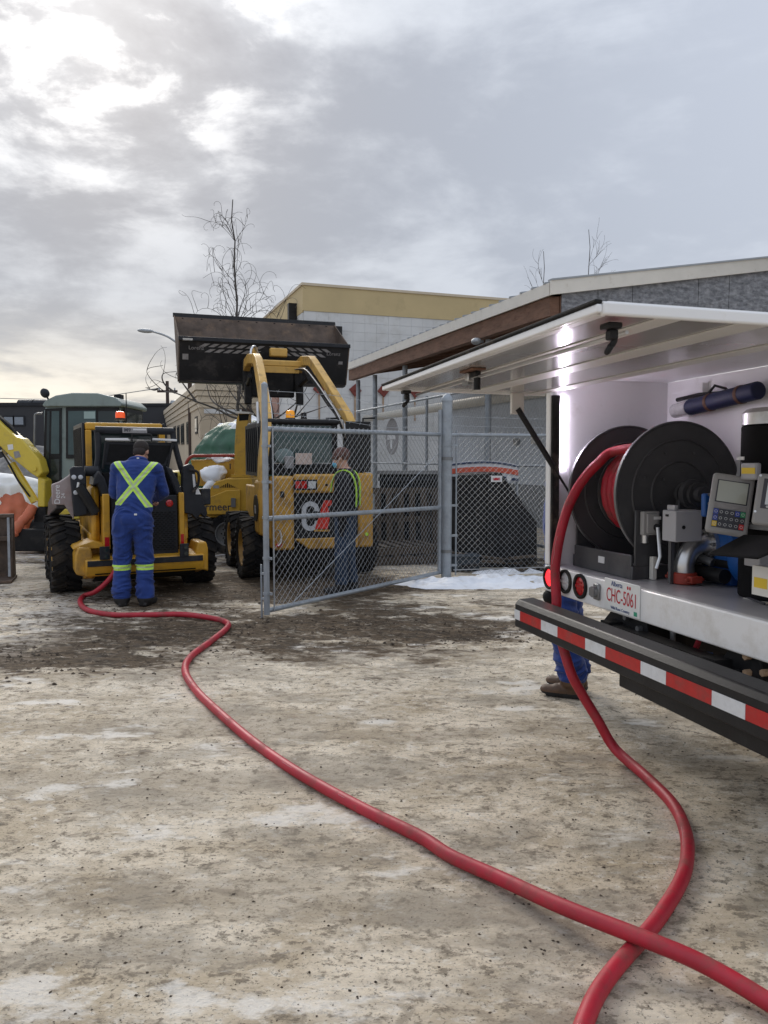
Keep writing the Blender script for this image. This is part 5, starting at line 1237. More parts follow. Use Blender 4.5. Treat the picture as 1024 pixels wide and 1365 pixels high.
# arms
AP = [(-.50, 1.25), (-.50, 1.6), (-.42, 1.95), (-.30, 2.12), (.45, 2.62), (1.05, 2.99), (1.22, 3.07), (1.75, 3.13), (2.05, 3.10), (2.22, 2.98)]
AW = [.075, .08, .08, .08, .08, .078, .075, .075, .072, .05]
for x in (-.77, .55):
    ar = sweep_arm(AP, x+.01, x+.12, AW, 'lift_arm', 'arm_yellow', ct, .012); sgn = 1 if x < 0 else -1
    for v in ar.data.vertices: v.co.x += sgn*.24*max(0, min(1, (v.co.z-1.5)/1.5))**1.0
    tw_ = K.b('tower', 'cat_yellow', x+.0, x+.13, -.62, -.25, .6, 1.32, bevel=.05)
    MB().cyl((x-.012, -.42, .95), (x-.001, -.42, .95), .17, n=24).build('pivot_cover', mat['black_steel'], tw_); B(x-.016, x-.0125, -.47, -.37, .88, .98).build('label', mat['decal_grey'], tw_)
    s = 1 if x < 0 else -1; xi = x+.13+.03 if s > 0 else x-.03
    tx = lambda z: s*.24*max(0, min(1, (z-1.5)/1.5))
    for j in range(3):
        MB().tube(spline([(xi+.012*j*s, -.42, 1.35+.03*j), (xi+.012*j*s+tx(2.05), -.25, 2.05), (xi+.01*j*s+tx(2.45), .3, 2.45-.03*j), (xi+tx(2.76), .85, 2.76-.03*j), (xi+tx(2.95), 1.3, 2.95-.02*j), (xi+.3*s, 1.65, 2.98), (xi+.4*s, 1.9, 3.0-.03*j)], 6), .012, 7).build('hydraulic_hose', mat['black_rubber'] if j else mat['alu'], ct)
    MB().cyl((xi-.03*s, -.1, .9), (xi-.03*s, .0, 1.6), .05, n=14).build('lift_cylinder', mat['black_steel'], ct); MB().cyl((xi-.03*s, .0, 1.6), (xi-.03*s, .12, 2.35), .027, n=12).build('cylinder_rod', mat['alu'], ct)
    K.b('coupler_plate', 'black_dirty', x+.24*s+.0, x+.24*s+.13, 2.12, 2.27, 2.68, 3.16, bevel=.015)
    B(x+.24*s+.01, x+.24*s+.12, 2.0, 2.119, 2.45, 2.80).build('coupler_wedge', mat['black_dirty'], ct, bevel=.02)
    MB().cyl((x+.06+.2*s, 1.55, 2.85), (x+.06+.24*s, 2.1, 2.75), .035).build('tilt_cylinder', mat['black_steel'], ct)
K.b('cross_member', 'arm_yellow', -.45, .36, 1.68, 1.84, 3.02, 3.12, bevel=.02); K.b('cross_plate', 'arm_yellow', -.30, .28, 1.66, 1.675, 2.92, 3.02, bevel=.004)
K.b('coupler_bar', 'black_dirty', -.40, .31, 2.15, 2.25, 2.58, 3.0, bevel=.02)
MB().tube(spline([(-.44, 1.9, 3.2), (-.42, 1.95, 3.3), (-.36, 2.0, 3.36), (-.30, 2.05, 3.25)], 5), .02, 8).build('hydraulic_hose', mat['alu'], ct)
for x in (-.38, -.1): K.b('pin_boss', 'arm_yellow', x, x+.2*(x > -.2)+.08, 2.05, 2.17, 3.22, 3.36, bevel=.02)
# bucket
BX = 1.375; bk = [(2.42, 2.84), (2.20, 3.46)]; fl = [(2.56, 2.82), (3.15, 3.97)]; t_ = .02
b = MB(); b.prism([bk[0], bk[1], (bk[1][0]+t_, bk[1][1]), (bk[0][0]+t_, bk[0][1])], 'x', -BX, BX); bkt = b.build('bucket', mat['bucket_black'], ct)
b = MB(); b.prism([fl[0], fl[1], (fl[1][0]+.02, fl[1][1]-.012), (fl[0][0]+.02, fl[0][1]-.012)], 'x', -BX, BX); b.build('bucket_floor', mat['rusty_steel'], bkt)
b = MB(); b.prism([(bk[0][0], bk[0][1]-.012), fl[0], (fl[0][0]+.018, fl[0][1]-.02), (bk[0][0], bk[0][1]-.03)], 'x', -BX, BX); b.build('bucket_heel', mat['bucket_black'], bkt)
for x in (-BX-.018, BX+.0005): 
    b = MB(); b.prism([bk[0], bk[1], fl[1], (fl[1][0]+.02, fl[1][1]-.03), fl[0]], 'x', x, x+.0175); b.build('bucket_side', mat['rusty_steel'], bkt)
b = MB(); b.prism([(bk[1][0]-.03, bk[1][1]-.03), (bk[1][0]-.03, bk[1][1]+.03), (bk[1][0]+.03, bk[1][1]+.04), (bk[1][0]+.03, bk[1][1]+.002), (bk[1][0]-.004, bk[1][1]+.001), (bk[1][0]+.005, bk[1][1]-.03)], 'x', -BX-.02, BX+.02); b.build('bucket_lip', mat['charcoal'], bkt, bevel=.004)
b = MB(); b.prism([(fl[1][0]-.01, fl[1][1]-.02), (fl[1][0]+.015, fl[1][1]+.05), (fl[1][0]+.05, fl[1][1]+.05), (fl[1][0]+.03, fl[1][1]-.02)], 'x', -BX-.03, BX+.03); b.build('cutting_edge', mat['black_steel'], bkt)
for k in range(9):
    x = -1.25+k*.31; MB().cyl((x, fl[1][0]-.022, fl[1][1]-.05), (x, fl[1][0]-.003, fl[1][1]-.04), .018, n=6).build('edge_bolt', mat['black_steel'], bkt)
bd = Vector((0, bk[0][0]-bk[1][0], bk[0][1]-bk[1][1])).normalized(); bn_ = Vector((0, bd.z, -bd.y)); bn_ = bn_ if bn_.y < 0 else -bn_
def on_back(x, dn, off=.004): v = Vector((x, bk[1][0], bk[1][1]))+bd*dn+bn_*off; return v
gpm = None
for r_ in range(2):
    for side in (-1, 1):
        for k in range(7):
            x = side*(.12+k*.145+(.06 if r_ else 0)); dn = .09+r_*.085
            if abs(x) > 1.0: continue
            if (side < 0 and r_ and k > 5): continue
            sk_ = -.045*side; hw = .044; hh = .027
            q = [on_back(x-hw-sk_, dn+hh), on_back(x+hw-sk_, dn+hh), on_back(x+hw+sk_, dn-hh), on_back(x-hw+sk_, dn-hh)]
            q2 = [v-bn_*.0035 for v in q]; MB().add(q+q2, [(0, 1, 2, 3), (7, 6, 5, 4), (0, 4, 5, 1), (1, 5, 6, 2), (2, 6, 7, 3), (3, 7, 4, 0)]).build('grip_pad', mat['decal_grey'], bkt)
text('bucket_text', 'Lorenz', .085, mat['decal_grey'], bkt, on_back(-1.12, .14), (1, 0, 0), -bd, .001)
text('bucket_text', 'Lorenz', .085, mat['decal_grey'], bkt, on_back(1.12, .14), (1, 0, 0), -bd, .001)
for x0, x1, d0, d1, m_ in ((-1.33, -1.18, -.012, .022, 'decal_white'), (-1.33, -1.24, .24, .33, 'decal_grey'), (1.22, 1.29, .26, .31, 'decal_grey')):
    o_ = .036 if m_ == 'decal_white' else .004; q = [on_back(x0, d1, o_), on_back(x1, d1, o_), on_back(x1, d0, o_), on_back(x0, d0, o_)]; q2 = [v-bn_*.003 for v in q]
    MB().add(q+q2, [(0, 1, 2, 3), (7, 6, 5, 4), (0, 4, 5, 1), (1, 5, 6, 2), (2, 6, 7, 3), (3, 7, 4, 0)]).build('decal', mat[m_], bkt)

bkt.location = (-.12, 0, 0)
# ================================================================ wood chipper
p0 = at(290, 620, 12.8); KF = Frame((p0.x, 12.8, 0), 0)
ch = thing('wood_chipper', 'yellow wood chipper with upright discharge chute and snow on its hood', 'wood chipper', KF); W = Rig(KF, ch)
W.tr('hood', 'chip_yellow', [(245, 690), (247, 672), (276, 662), (280, 650), (288, 642), (302, 637.5), (336, 637), (338, 690)], 0, .8, bevel=.02)
W.tr('belt_guard', 'chip_yellow', [(250, 676), (276, 664), (302, 653.5), (320, 653), (320, 686), (250, 686)], -.05, .049, bevel=.012)
a = KF.on(288, 676, 1, -.05); text('maker_text', 'Vermeer', .175, mat['key_dark'], ch, (a.x-.06, -.0515, a.z), (1, 0, 0), (0, 0, 1), .001, bold=.002)
for k in range(9): x_ = 293+k*2.4; W.rc('vent_slot', 'engine_dark', x_, 650-abs(8-1.6*k)*.0-(6-abs(k-4)*1.2), x_+1.5, 650, -.003, .0025)
W.rc('decal', 'decal_grey', 284, 647, 292, 651, -.003, .0025); W.rc('lamp', 'grey_metal', 308, 664, 314, 676, -.09, .03)
cu_ = W.tr('discharge_chute', 'chip_yellow', [(312, 636), (313, 590), (315, 560), (319, 549), (331, 549), (330, 590), (329, 636)], .15, .34, bevel=.01)
W.tr('chute_mouth', 'engine_dark', [(318.5, 552), (332, 552), (331, 560), (319, 561)], .145, .005, parent=cu_); W.tr('chute_rim', 'roof_trim', [(314, 548), (333, 549), (333, 551.5), (314, 551)], .10, .42, parent=cu_)  # mouth is a flat dark sheet painted in place of a shaded opening
W.tr('chute_flange', 'chip_yellow', [(308, 632.5), (334, 632.5), (334, 636.5), (308, 636.5)], .05, .55, parent=cu_)
W.tr('infeed_hopper', 'chip_yellow', [(254, 613), (342, 611), (342, 645), (262, 648)], .5, .7, bevel=.015)
W.tb('safety_bar', 'clamp_red', [(248, 626), (249, 616), (256, 608.5), (270, 607.5), (345, 607)], .42, .028, sub=5)
a = KF.on(307, 622, 1, .5); text('number_text', '1', .13, mat['key_dark'], ch, (a.x, .497, a.z), (1, 0, 0), (0, 0, 1), .001, bold=.003)
W.b('frame', 'black_dirty', -.75, .65, .1, .9, .42, .60)
for x_, y_ in ((.15, .05), (.15, 1.05)): 
    lw = lug_wheel('wheel', (0, 0, 0), .33, .2, ch, 'grey_metal', 24, .01); lw.location = (x_, y_, .33); lw.rotation_euler = (0, 0, math.pi/2)
W.b('jack_stand', 'black_dirty', -.62, -.54, .3, .38, 0, .42)
M('snow_clean', (.82, .84, .87), .75, var=.03, bump=.3, bs=14)
def blob(rig, name, x0, y0, x1, y1, y, th, parent):
    a, c_ = rig.f.on(x0, y0, 1, y), rig.f.on(x1, y1, 1, y); b = MB(); b.ell(((a.x+c_.x)/2, y, (a.z+c_.z)/2), (abs(c_.x-a.x)/2, th, abs(a.z-c_.z)/2), 34, 22)
    b.v = [tuple(Vector(v)+Vector((noise.noise(Vector(v)*6), noise.noise(Vector(v)*6+Vector((5, 0, 0))), noise.noise(Vector(v)*6+Vector((0, 7, 0)))))*.05+Vector((noise.noise(Vector(v)*15), 0, noise.noise(Vector(v)*15+Vector((0, 7, 0)))))*.022) for v in b.v]
    return b.build(name, mat['snow_clean'], parent, smooth=180)
M('snow_cap', (.82, .84, .87), .75, var=.03)
for r_ in ((267, 620, 304, 645, .25, .22), (270, 638, 291, 662, .12, .14), (273, 609, 314, 616, .6, .15)): blob(W, 'snow_cover', *r_, ch)
for r_ in ((331, 658, 340, 674, -.4, .06), (329, 674, 336, 692, -.4, .05)):
    pass

# ================================================================ excavator
p0 = at(124, 620, 13.2); EF = Frame((p0.x, 13.2, 0), 0)
ex_ = thing('mini_excavator', 'yellow excavator with grey green cab parked beyond the skid steer', 'excavator', EF); E_ = Rig(EF, ex_)
ccab = E_.tr('cab', 'cab_green', [(58, 548), (62, 538), (80, 533), (150, 533), (160, 540), (164, 690), (58, 690)], 0, 1.25, bevel=.03)
E_.tr('cab_roof', 'cab_green', [(56, 540), (60, 534), (74, 527), (96, 523.5), (130, 524), (154, 530), (163, 538), (162, 542), (58, 542)], -.08, 1.4, parent=ccab, bevel=.02)
dw = E_.tr('door_window', 'black_steel', [(60, 545), (81.5, 544), (81.5, 676), (56, 682)], -.03, .028, parent=ccab)
E_.tr('pane', 'glass_dark', [(63, 548), (66.5, 548), (64, 676), (60, 676)], -.036, .005, parent=dw); E_.tr('pane', 'glass_teal', [(69, 548), (79, 548), (79, 605), (68, 605)], -.036, .005, parent=dw); E_.tr('pane', 'glass_dark', [(68, 612), (79, 612), (79, 640), (67, 640)], -.036, .005, parent=dw)
rwn = E_.tr('side_window', 'black_steel', [(88, 543), (158, 543), (161, 611), (88, 611)], -.03, .028, parent=ccab)
E_.tr('pane', 'glass_teal', [(91, 548), (128, 547), (128, 606), (91, 606)], -.036, .005, parent=rwn); E_.tr('pane', 'glass_dark', [(131, 548), (156, 548), (158, 606), (131, 606)], -.036, .005, parent=rwn)
M('glass_sky', (.30, .40, .38), .08, var=.1); E_.tr('pane', 'glass_sky', [(112, 548.5), (127, 548.5), (127, 558), (112, 558)], -.042, .005, parent=rwn)  # pale patch over the pane; sky brightness in the glass painted as colour
xr_ = EF.on(164, 600, 1, 0).x
swn = B(xr_+.0005, xr_+.012, .12, 1.1, 1.45, 2.45).build('side_window', mat['black_steel'], ccab)
B(xr_+.0125, xr_+.016, .2, 1.02, 1.53, 2.38).build('pane', mat['glass_dark'], swn)
E_.tb('hand_rail', 'grey_metal', [(46, 612), (46.5, 560), (48, 552), (57, 551)], -.1, .018, sub=3)
a = EF.on(60, 524, 1, -.1); MB().ell(a, (.075, .06, .085), rot=Matrix.Rotation(-.5, 3, 'Y')).build('mirror', mat['charcoal'], ex_); MB().cyl(a, EF.on(65, 533, 1, .1), .015).build('mirror_stem', mat['charcoal'], ex_)
a = EF.on(158, 530, 1, .3); B(a.x-.06, a.x+.06, .25, .4, a.z-.05, a.z+.05).build('work_lamp', mat['black_steel'], ex_)
E_.tr('deck_skirt', 'ex_yellow', [(46, 676), (104, 680), (106, 692), (48, 694)], -.1, 1.3, bevel=.015)
for k in range(4): E_.rc('vent_slot', 'engine_dark', 51+k*3.4, 680, 53.2+k*3.4, 687, -.105, .004)
E_.b('body', 'ex_yellow', -.3, 1.25, .2, 1.9, .72, 1.35, bevel=.08)
E_.b('turntable', 'black_dirty', -.5, .7, .2, 1.4, .52, .72, bevel=.02)
def track(x0):
    prof = []
    for t in range(0, 181, 20): prof.append((2.05+.27*math.sin(R_(t)), .30+.27*math.cos(R_(t))))
    for t in range(180, 361, 20): prof.append((-.15+.27*math.sin(R_(t)), .30+.27*math.cos(R_(t))))
    b = MB(); b.prism(prof, 'x', x0, x0+.38); o = b.build('track', mat['black_rubber'], ex_)
    tm = B(x0-.01, x0+.39, -.035, .035, -.02, .0).mesh('track_shoe', mat['black_rubber'])
    for k in range(14):
        for (yy, zz) in ((-.1+k*.16, .03-.0), (-.1+k*.16, .592)):
            s_ = bpy.data.objects.new('track_shoe', tm); COL.objects.link(s_); s_.parent = o; s_.location = (0, yy, zz)
    return o
track(-.95); track(.55)
E_.b('blade', 'black_dirty', -1.15, 1.0, -.55, -.45, .05, .42, bevel=.02); E_.b('blade_arm', 'black_dirty', -.5, -.35, -.45, .2, .2, .32); E_.b('blade_arm', 'black_dirty', .2, .35, -.45, .2, .2, .32)
bm1 = E_.tr('boom', 'ex_yellow', [(-60, 512), (-20, 542), (2, 565), (22, 583), (28, 584), (52, 612), (57, 630), (50, 637), (40, 630), (13, 608), (0, 595), (-20, 582), (-60, 555)], -.35, .28, bevel=.02)
E_.tr('boom_cover', 'decal_white', [(25, 585.5), (29, 584.5), (52, 611), (56, 622), (52, 620)], -.30, .18, parent=bm1, bevel=.008)
E_.tr('hose_bundle', 'black_rubber', [(-30, 534), (-5, 552), (12, 566), (22, 580), (24, 590), (16, 584), (2, 568), (-25, 548)], -.26, .12, parent=bm1, bevel=.015)
E_.tr('decal', 'decal_white', [(10, 593), (17, 592), (18, 599), (11, 600)], -.356, .005, parent=bm1); E_.tr('decal', 'decal_grey', [(18, 602), (25, 601), (28, 609), (20, 611)], -.356, .005, parent=bm1)
a = EF.on(46, 625, 1, -.36); MB().cyl((a.x, -.38, a.z), (a.x, -.351, a.z), .04).build('boom_pin', mat['ex_yellow'], bm1)
E_.tb('boom_cylinder', 'ex_yellow', [(15.5, 618), (47, 669)], -.22, .068, sub=1, n=16); E_.tb('cylinder_rod', 'alu', [(2, 600), (15.5, 618)], -.22, .03, sub=1)
E_.tb('boom_hose', 'black_rubber', [(2, 602), (12, 618), (24, 640), (40, 662)], -.33, .016)
E_.tr('boom_foot', 'ex_yellow', [(50, 634), (60, 640), (60, 676), (50, 676)], -.3, .3, bevel=.02)
E_.tr('swing_post', 'black_dirty', [(46, 676), (60, 676), (62, 700), (44, 700)], -.3, .35, bevel=.02)

# ================================================================ heaps and loose plant on the left
def tarp(name, label, c_, rx, ry, h_, m_, seed, snowf, extra=None):
    t_ = thing(name, label, 'tarp', loc=(c_[0], c_[1], 0)); n = 110; rings = 60; b = MB(); sn = MB()
    V = []
    for j in range(rings+1):
        rr = j/rings
        for i in range(n):
            t = 2*math.pi*i/n; k = 1+.15*noise.noise(Vector((math.cos(t)*1.3+seed, math.sin(t)*1.3, seed)))
            x, y = rx*rr*k*math.cos(t), ry*rr*k*math.sin(t)
            z = h_*(1-rr**2.6)**.85
            z += .12*(noise.noise(Vector((x*1.6, y*1.6, seed))))*(1-rr**4)
            fold = noise.noise(Vector((math.cos(t)*5+seed, math.sin(t)*5, rr*1.2)))*.10*rr+noise.noise(Vector((x*4, y*4, z*3)))*.08+abs(noise.noise(Vector((math.cos(t)*11+seed, math.sin(t)*11, z*.8))))*.16*rr+(.5-abs(noise.noise(Vector((x*3.1+seed, y*3.1, z*2.6))))*2)*.06+(.5-abs(noise.noise(Vector((x*7+seed, y*7, z*6))))*2)*.025
            x *= 1+fold; y *= 1+fold; V.append(Vector((x, y, max(z, 0)-.01)))
    Fc = [(j*n+i, j*n+(i+1) % n, (j+1)*n+(i+1) % n, (j+1)*n+i) for j in range(rings) for i in range(n)]
    b.add(V, Fc); b.build('tarp_sheet', mat[m_], t_, smooth=180)
    idx = {}; sv = []; sf = []
    def w8(v): return max(0, min(1, (snowf(v)+.5*noise.noise(v*2.2+Vector((seed, 0, 0)))+.25*noise.noise(v*6))*3))
    for q_ in Fc:
        if max(w8(V[k]) for k in q_) <= 0: continue
        f_ = []
        for k in q_:
            if k not in idx: idx[k] = len(sv); sv.append(V[k]+Vector((0, 0, .10*w8(V[k])-.012))+Vector((V[k].x, V[k].y, 0)).normalized()*.02*w8(V[k]))
            f_.append(idx[k])
        sf.append(tuple(f_))
    if sf: MB().add(sv, sf).build('snow_cover', mat['snow_clean'], t_, smooth=180)
    return t_
c0 = at(325, 600, 15.6); topz = at(310, 560, 15.6).z
tarp('tarp_covered_pile', 'green tarp covered pile with snow on top behind the chipper', (c0.x, 15.6), 1.55, 1.2, topz, 'tarp_green', 3.0, lambda v: max((v.z-2.24)*1.5, .12-abs(v.z-1.75)*2.2-abs(v.x-.1)*.5) if v.z > 1.2 else -1)
c0 = at(-8, 640, 13.6)
tarp('tarp_covered_pile', 'orange tarp covered pile with snow patches left of the excavator', (c0.x, 14.2), 1.15, 1.1, 1.22, 'tarp_orange', 8.0, lambda v: (v.z-.85)*1.6)
a, c_ = at(18, 714, 12.6), at(45, 674, 12.9)
o = MB().tube(spline([a, a.lerp(c_, .3)+Vector((0, 0, .03)), a.lerp(c_, .7)-Vector((0, 0, .02)), c_], 5), [.05, .07, .06, .08, .075, .085, .07, .085, .08, .075, .09, .08, .085, .075, .08, .05], 14).build('tarp_roll', mat['tarp_orange']); tag(o, 'rolled edge of orange tarp propped beside the excavator track', 'tarp')
g0 = at(14, 610, 20)
o = heap('gravel_pile', mat['gravel_grey'], g0.x, 21, 5.0, 3.0, 1.75, 6, 60, .2, .8); tag(o, 'grey gravel pile dusted with snow in front of the black building', 'gravel pile')
# steel attachment lying at the left edge
p0 = gnd(22, 779); AF = Frame((p0.x-.86, p0.y, 0), -18)
bt = thing('bucket_attachment', 'rusty open steel bucket attachment standing on the ice by the orange tarp', 'bucket', AF)
zt_ = .80
B(-.9, .70, .42, .45, .02, zt_).build('back_plate', mat['rusty_steel'], bt)
b = MB(); b.prism([(0.1, .02), (.46, .02), (.46, zt_), (.36, zt_), (.12, .10)], 'x', .70, .72); b.build('side_plate', mat['rusty_steel'], bt)
B(-.9, .72, .38, .47, zt_+.001, zt_+.05).build('top_bar', mat['rusty_steel'], bt, bevel=.006); B(-.92, .74, -.12, .42, .0, .025).build('floor_plate', mat['rusty_steel'], bt)
MB().bar((.70, .02, .06), (.66, .36, zt_), .03, .03).build('brace', mat['grey_metal'], bt); B(-.9, .70, .30, .419, .50, .56).build('cross_bar', mat['rusty_steel'], bt, bevel=.006)
B(-.6, .35, .45, .6, .45, 1.0).build('hydraulic_block', mat['black_dirty'], bt, bevel=.05)
# ================================================================ people
def capsule(b, p0, p1, r0, r1, side=(1, 0, 0), n=16, m=4):
    """tapered limb with rounded ends; r = (across, deep)"""
    p0, p1 = Vector(p0), Vector(p1); d = (p1-p0); L = d.length; d = d/L; s = Vector(side); s = s-d*s.dot(d)
    if s.length < 1e-3: s = d.orthogonal()
    s.normalize(); t = d.cross(s); rows = []
    for k in range(m, 0, -1):
        a = k/m*math.pi/2; rows.append((p0-d*max(r0)*math.sin(a)*.95, (r0[0]*math.cos(a)+1e-4, r0[1]*math.cos(a)+1e-4)))
    for k in range(5):
        q_ = k/4; rows.append((p0.lerp(p1, q_), (r0[0]+(r1[0]-r0[0])*q_, r0[1]+(r1[1]-r0[1])*q_)))
    for k in range(1, m+1):
        a = k/m*math.pi/2; rows.append((p1+d*max(r1)*math.sin(a)*.95, (r1[0]*math.cos(a)+1e-4, r1[1]*math.cos(a)+1e-4)))
    V = []; Fc = []
    for c_, (ra, rb_) in rows:
        for i in range(n):
            a = 2*math.pi*i/n; V.append(c_+s*ra*math.cos(a)+t*rb_*math.sin(a))
    for j in range(len(rows)-1):
        for i in range(n): Fc.append((j*n+i, j*n+(i+1) % n, (j+1)*n+(i+1) % n, (j+1)*n+i))
    Fc += [tuple(range(n-1, -1, -1)), tuple((len(rows)-1)*n+i for i in range(n))]
    b.add(V, Fc)
def hand(b, wrist, dirv, palm_n, s=1):
    """palm with four curled fingers and a thumb"""
    w_, d, n = Vector(wrist), Vector(dirv).normalized(), Vector(palm_n).normalized(); sd_ = d.cross(n).normalized()*s
    capsule(b, w_, w_+d*.085, (.026, .017), (.042, .016), sd_)
    for k, (o_, L) in enumerate(((-.033, .062), (-.011, .075), (.011, .080), (.032, .070))):
        a = w_+d*.09+sd_*o_; e = a+d*L*.5+n*.012; f_ = e+d*L*.18+n*L*.45
        capsule(b, a, e, (.0095, .0095), (.0088, .0088), sd_, 8, 2); capsule(b, e, f_, (.0088, .0088), (.0075, .0075), sd_, 8, 2)
    a = w_+d*.03+sd_*.034; e = a+d*.035+sd_*.03+n*.01; f_ = e+d*.035+n*.018
    capsule(b, a, e, (.012, .012), (.0105, .0105), d, 8, 2); capsule(b, e, f_, (.0105, .0105), (.009, .009), d, 8, 2)
def skin_body(b, root, mats, region, vox=.0085, wrinkle=None, name='body'):
    me = bpy.data.meshes.new('tmp'); me.from_pydata(b.v, [], b.f)
    bm = bmesh.new(); bm.from_mesh(me); bmesh.ops.recalc_face_normals(bm, faces=bm.faces); bm.to_mesh(me); bm.free()
    o = bpy.data.objects.new('tmp', me); COL.objects.link(o)
    r = o.modifiers.new('r', 'REMESH'); r.mode = 'VOXEL'; r.voxel_size = vox
    s = o.modifiers.new('s', 'SMOOTH'); s.factor = .5; s.iterations = 4
    dg = bpy.context.evaluated_depsgraph_get(); m2 = bpy.data.meshes.new_from_object(o.evaluated_get(dg)); bpy.data.objects.remove(o)
    m2.name = name
    if wrinkle:
        nr = [v.normal.copy() for v in m2.vertices]
        for v, n_ in zip(m2.vertices, nr):
            k = wrinkle(v.co)
            if k: v.co += n_*k
    m2.materials.clear()
    for q_ in mats: m2.materials.append(q_)
    for p in m2.polygons: p.material_index = region(p.center); p.use_smooth = True
    m2.update()
    ob = bpy.data.objects.new(name, m2); COL.objects.link(ob); ob.parent = root; return ob
def head(b, c_, fwd, k=1.0):
    """skull, jaw, nose, ears, neck joint left to the caller; returns axes"""
    c_ = Vector(c_); f = Vector(fwd).normalized(); r = f.cross(Vector((0, 0, 1))).normalized(); u = r.cross(f)
    rot = Matrix((r, f, u)).transposed()
    P = lambda x, y, z: c_+rot @ Vector((x*k, y*k, z*k))
    b.ell(P(0, -.012, .03), (.076*k, .096*k, .092*k), 20, 14, rot); b.ell(P(0, .028, -.035), (.062*k, .066*k, .078*k), 18, 12, rot)
    b.ell(P(0, .055, -.085), (.036*k, .035*k, .028*k), 12, 8, rot)
    capsule(b, P(0, .088, .018), P(0, .104, -.022), (.010, .010), (.016, .014), r, 10, 3)
    b.ell(P(0, .082, .032), (.052*k, .016*k, .010*k), 14, 8, rot); b.ell(P(0, .086, -.052), (.024*k, .012*k, .009*k), 12, 6, rot)
    for s in (-1, 1):
        b.ell(P(s*.078, -.012, .0), (.010*k, .020*k, .032*k), 10, 8, rot); b.ell(P(s*.04, .068, -.02), (.022*k, .022*k, .02*k), 10, 8, rot)
    return P, rot
def eyes(root, P, rot, k=1.0):
    for s in (-1, 1):
        e = MB(); e.ell(P(s*.031, .083, .014), (.011, .006, .007), 12, 8, rot); e.build('eye', mat['decal_white'], root); MB().ell(P(s*.031, .0885, .014), (.005, .003, .0055), 10, 6, rot).build('iris', mat['hair'], root)
def boots(b, ank, toe_dir, L=.27):
    a = Vector(ank); t = Vector(toe_dir).normalized(); s = t.cross(Vector((0, 0, 1)))
    capsule(b, a+Vector((0, 0, -.01)), Vector((a.x, a.y, .06)), (.052, .055), (.050, .056), s)
    h = Vector((a.x, a.y, 0))
    capsule(b, h-t*.045+Vector((0, 0, .045)), h+t*.10+Vector((0, 0, .045)), (.042, .042), (.048, .040), s); capsule(b, h+t*.08+Vector((0, 0, .040)), h+t*(L-.095)+Vector((0, 0, .036)), (.050, .040), (.044, .032), s)
    b.obox(h+t*(L*.5-.088)+Vector((0, 0, .012)), (.088, L*.92, .024), Matrix((s, t, Vector((0, 0, 1)))).transposed())
def cloth_w(amp=.006, fz=9., fx=7., seed=0, joints=()):
    """ridged folds, deeper round the joints"""
    def f(co):
        v = Vector((co.x*fx+seed, co.y*fx, co.z*fz+2.2*noise.noise(co*3.0)))
        r1 = 1-abs(noise.noise(v))*2.2; r2 = 1-abs(noise.noise(v*2.0+Vector((3, 1, 2))))*2.2
        k = .55+sum(1.1*math.exp(-((co.z-z)/.09)**2) for z in joints)
        return amp*k*(.7*r1*abs(r1)+.45*r2)-amp*.25
    return f
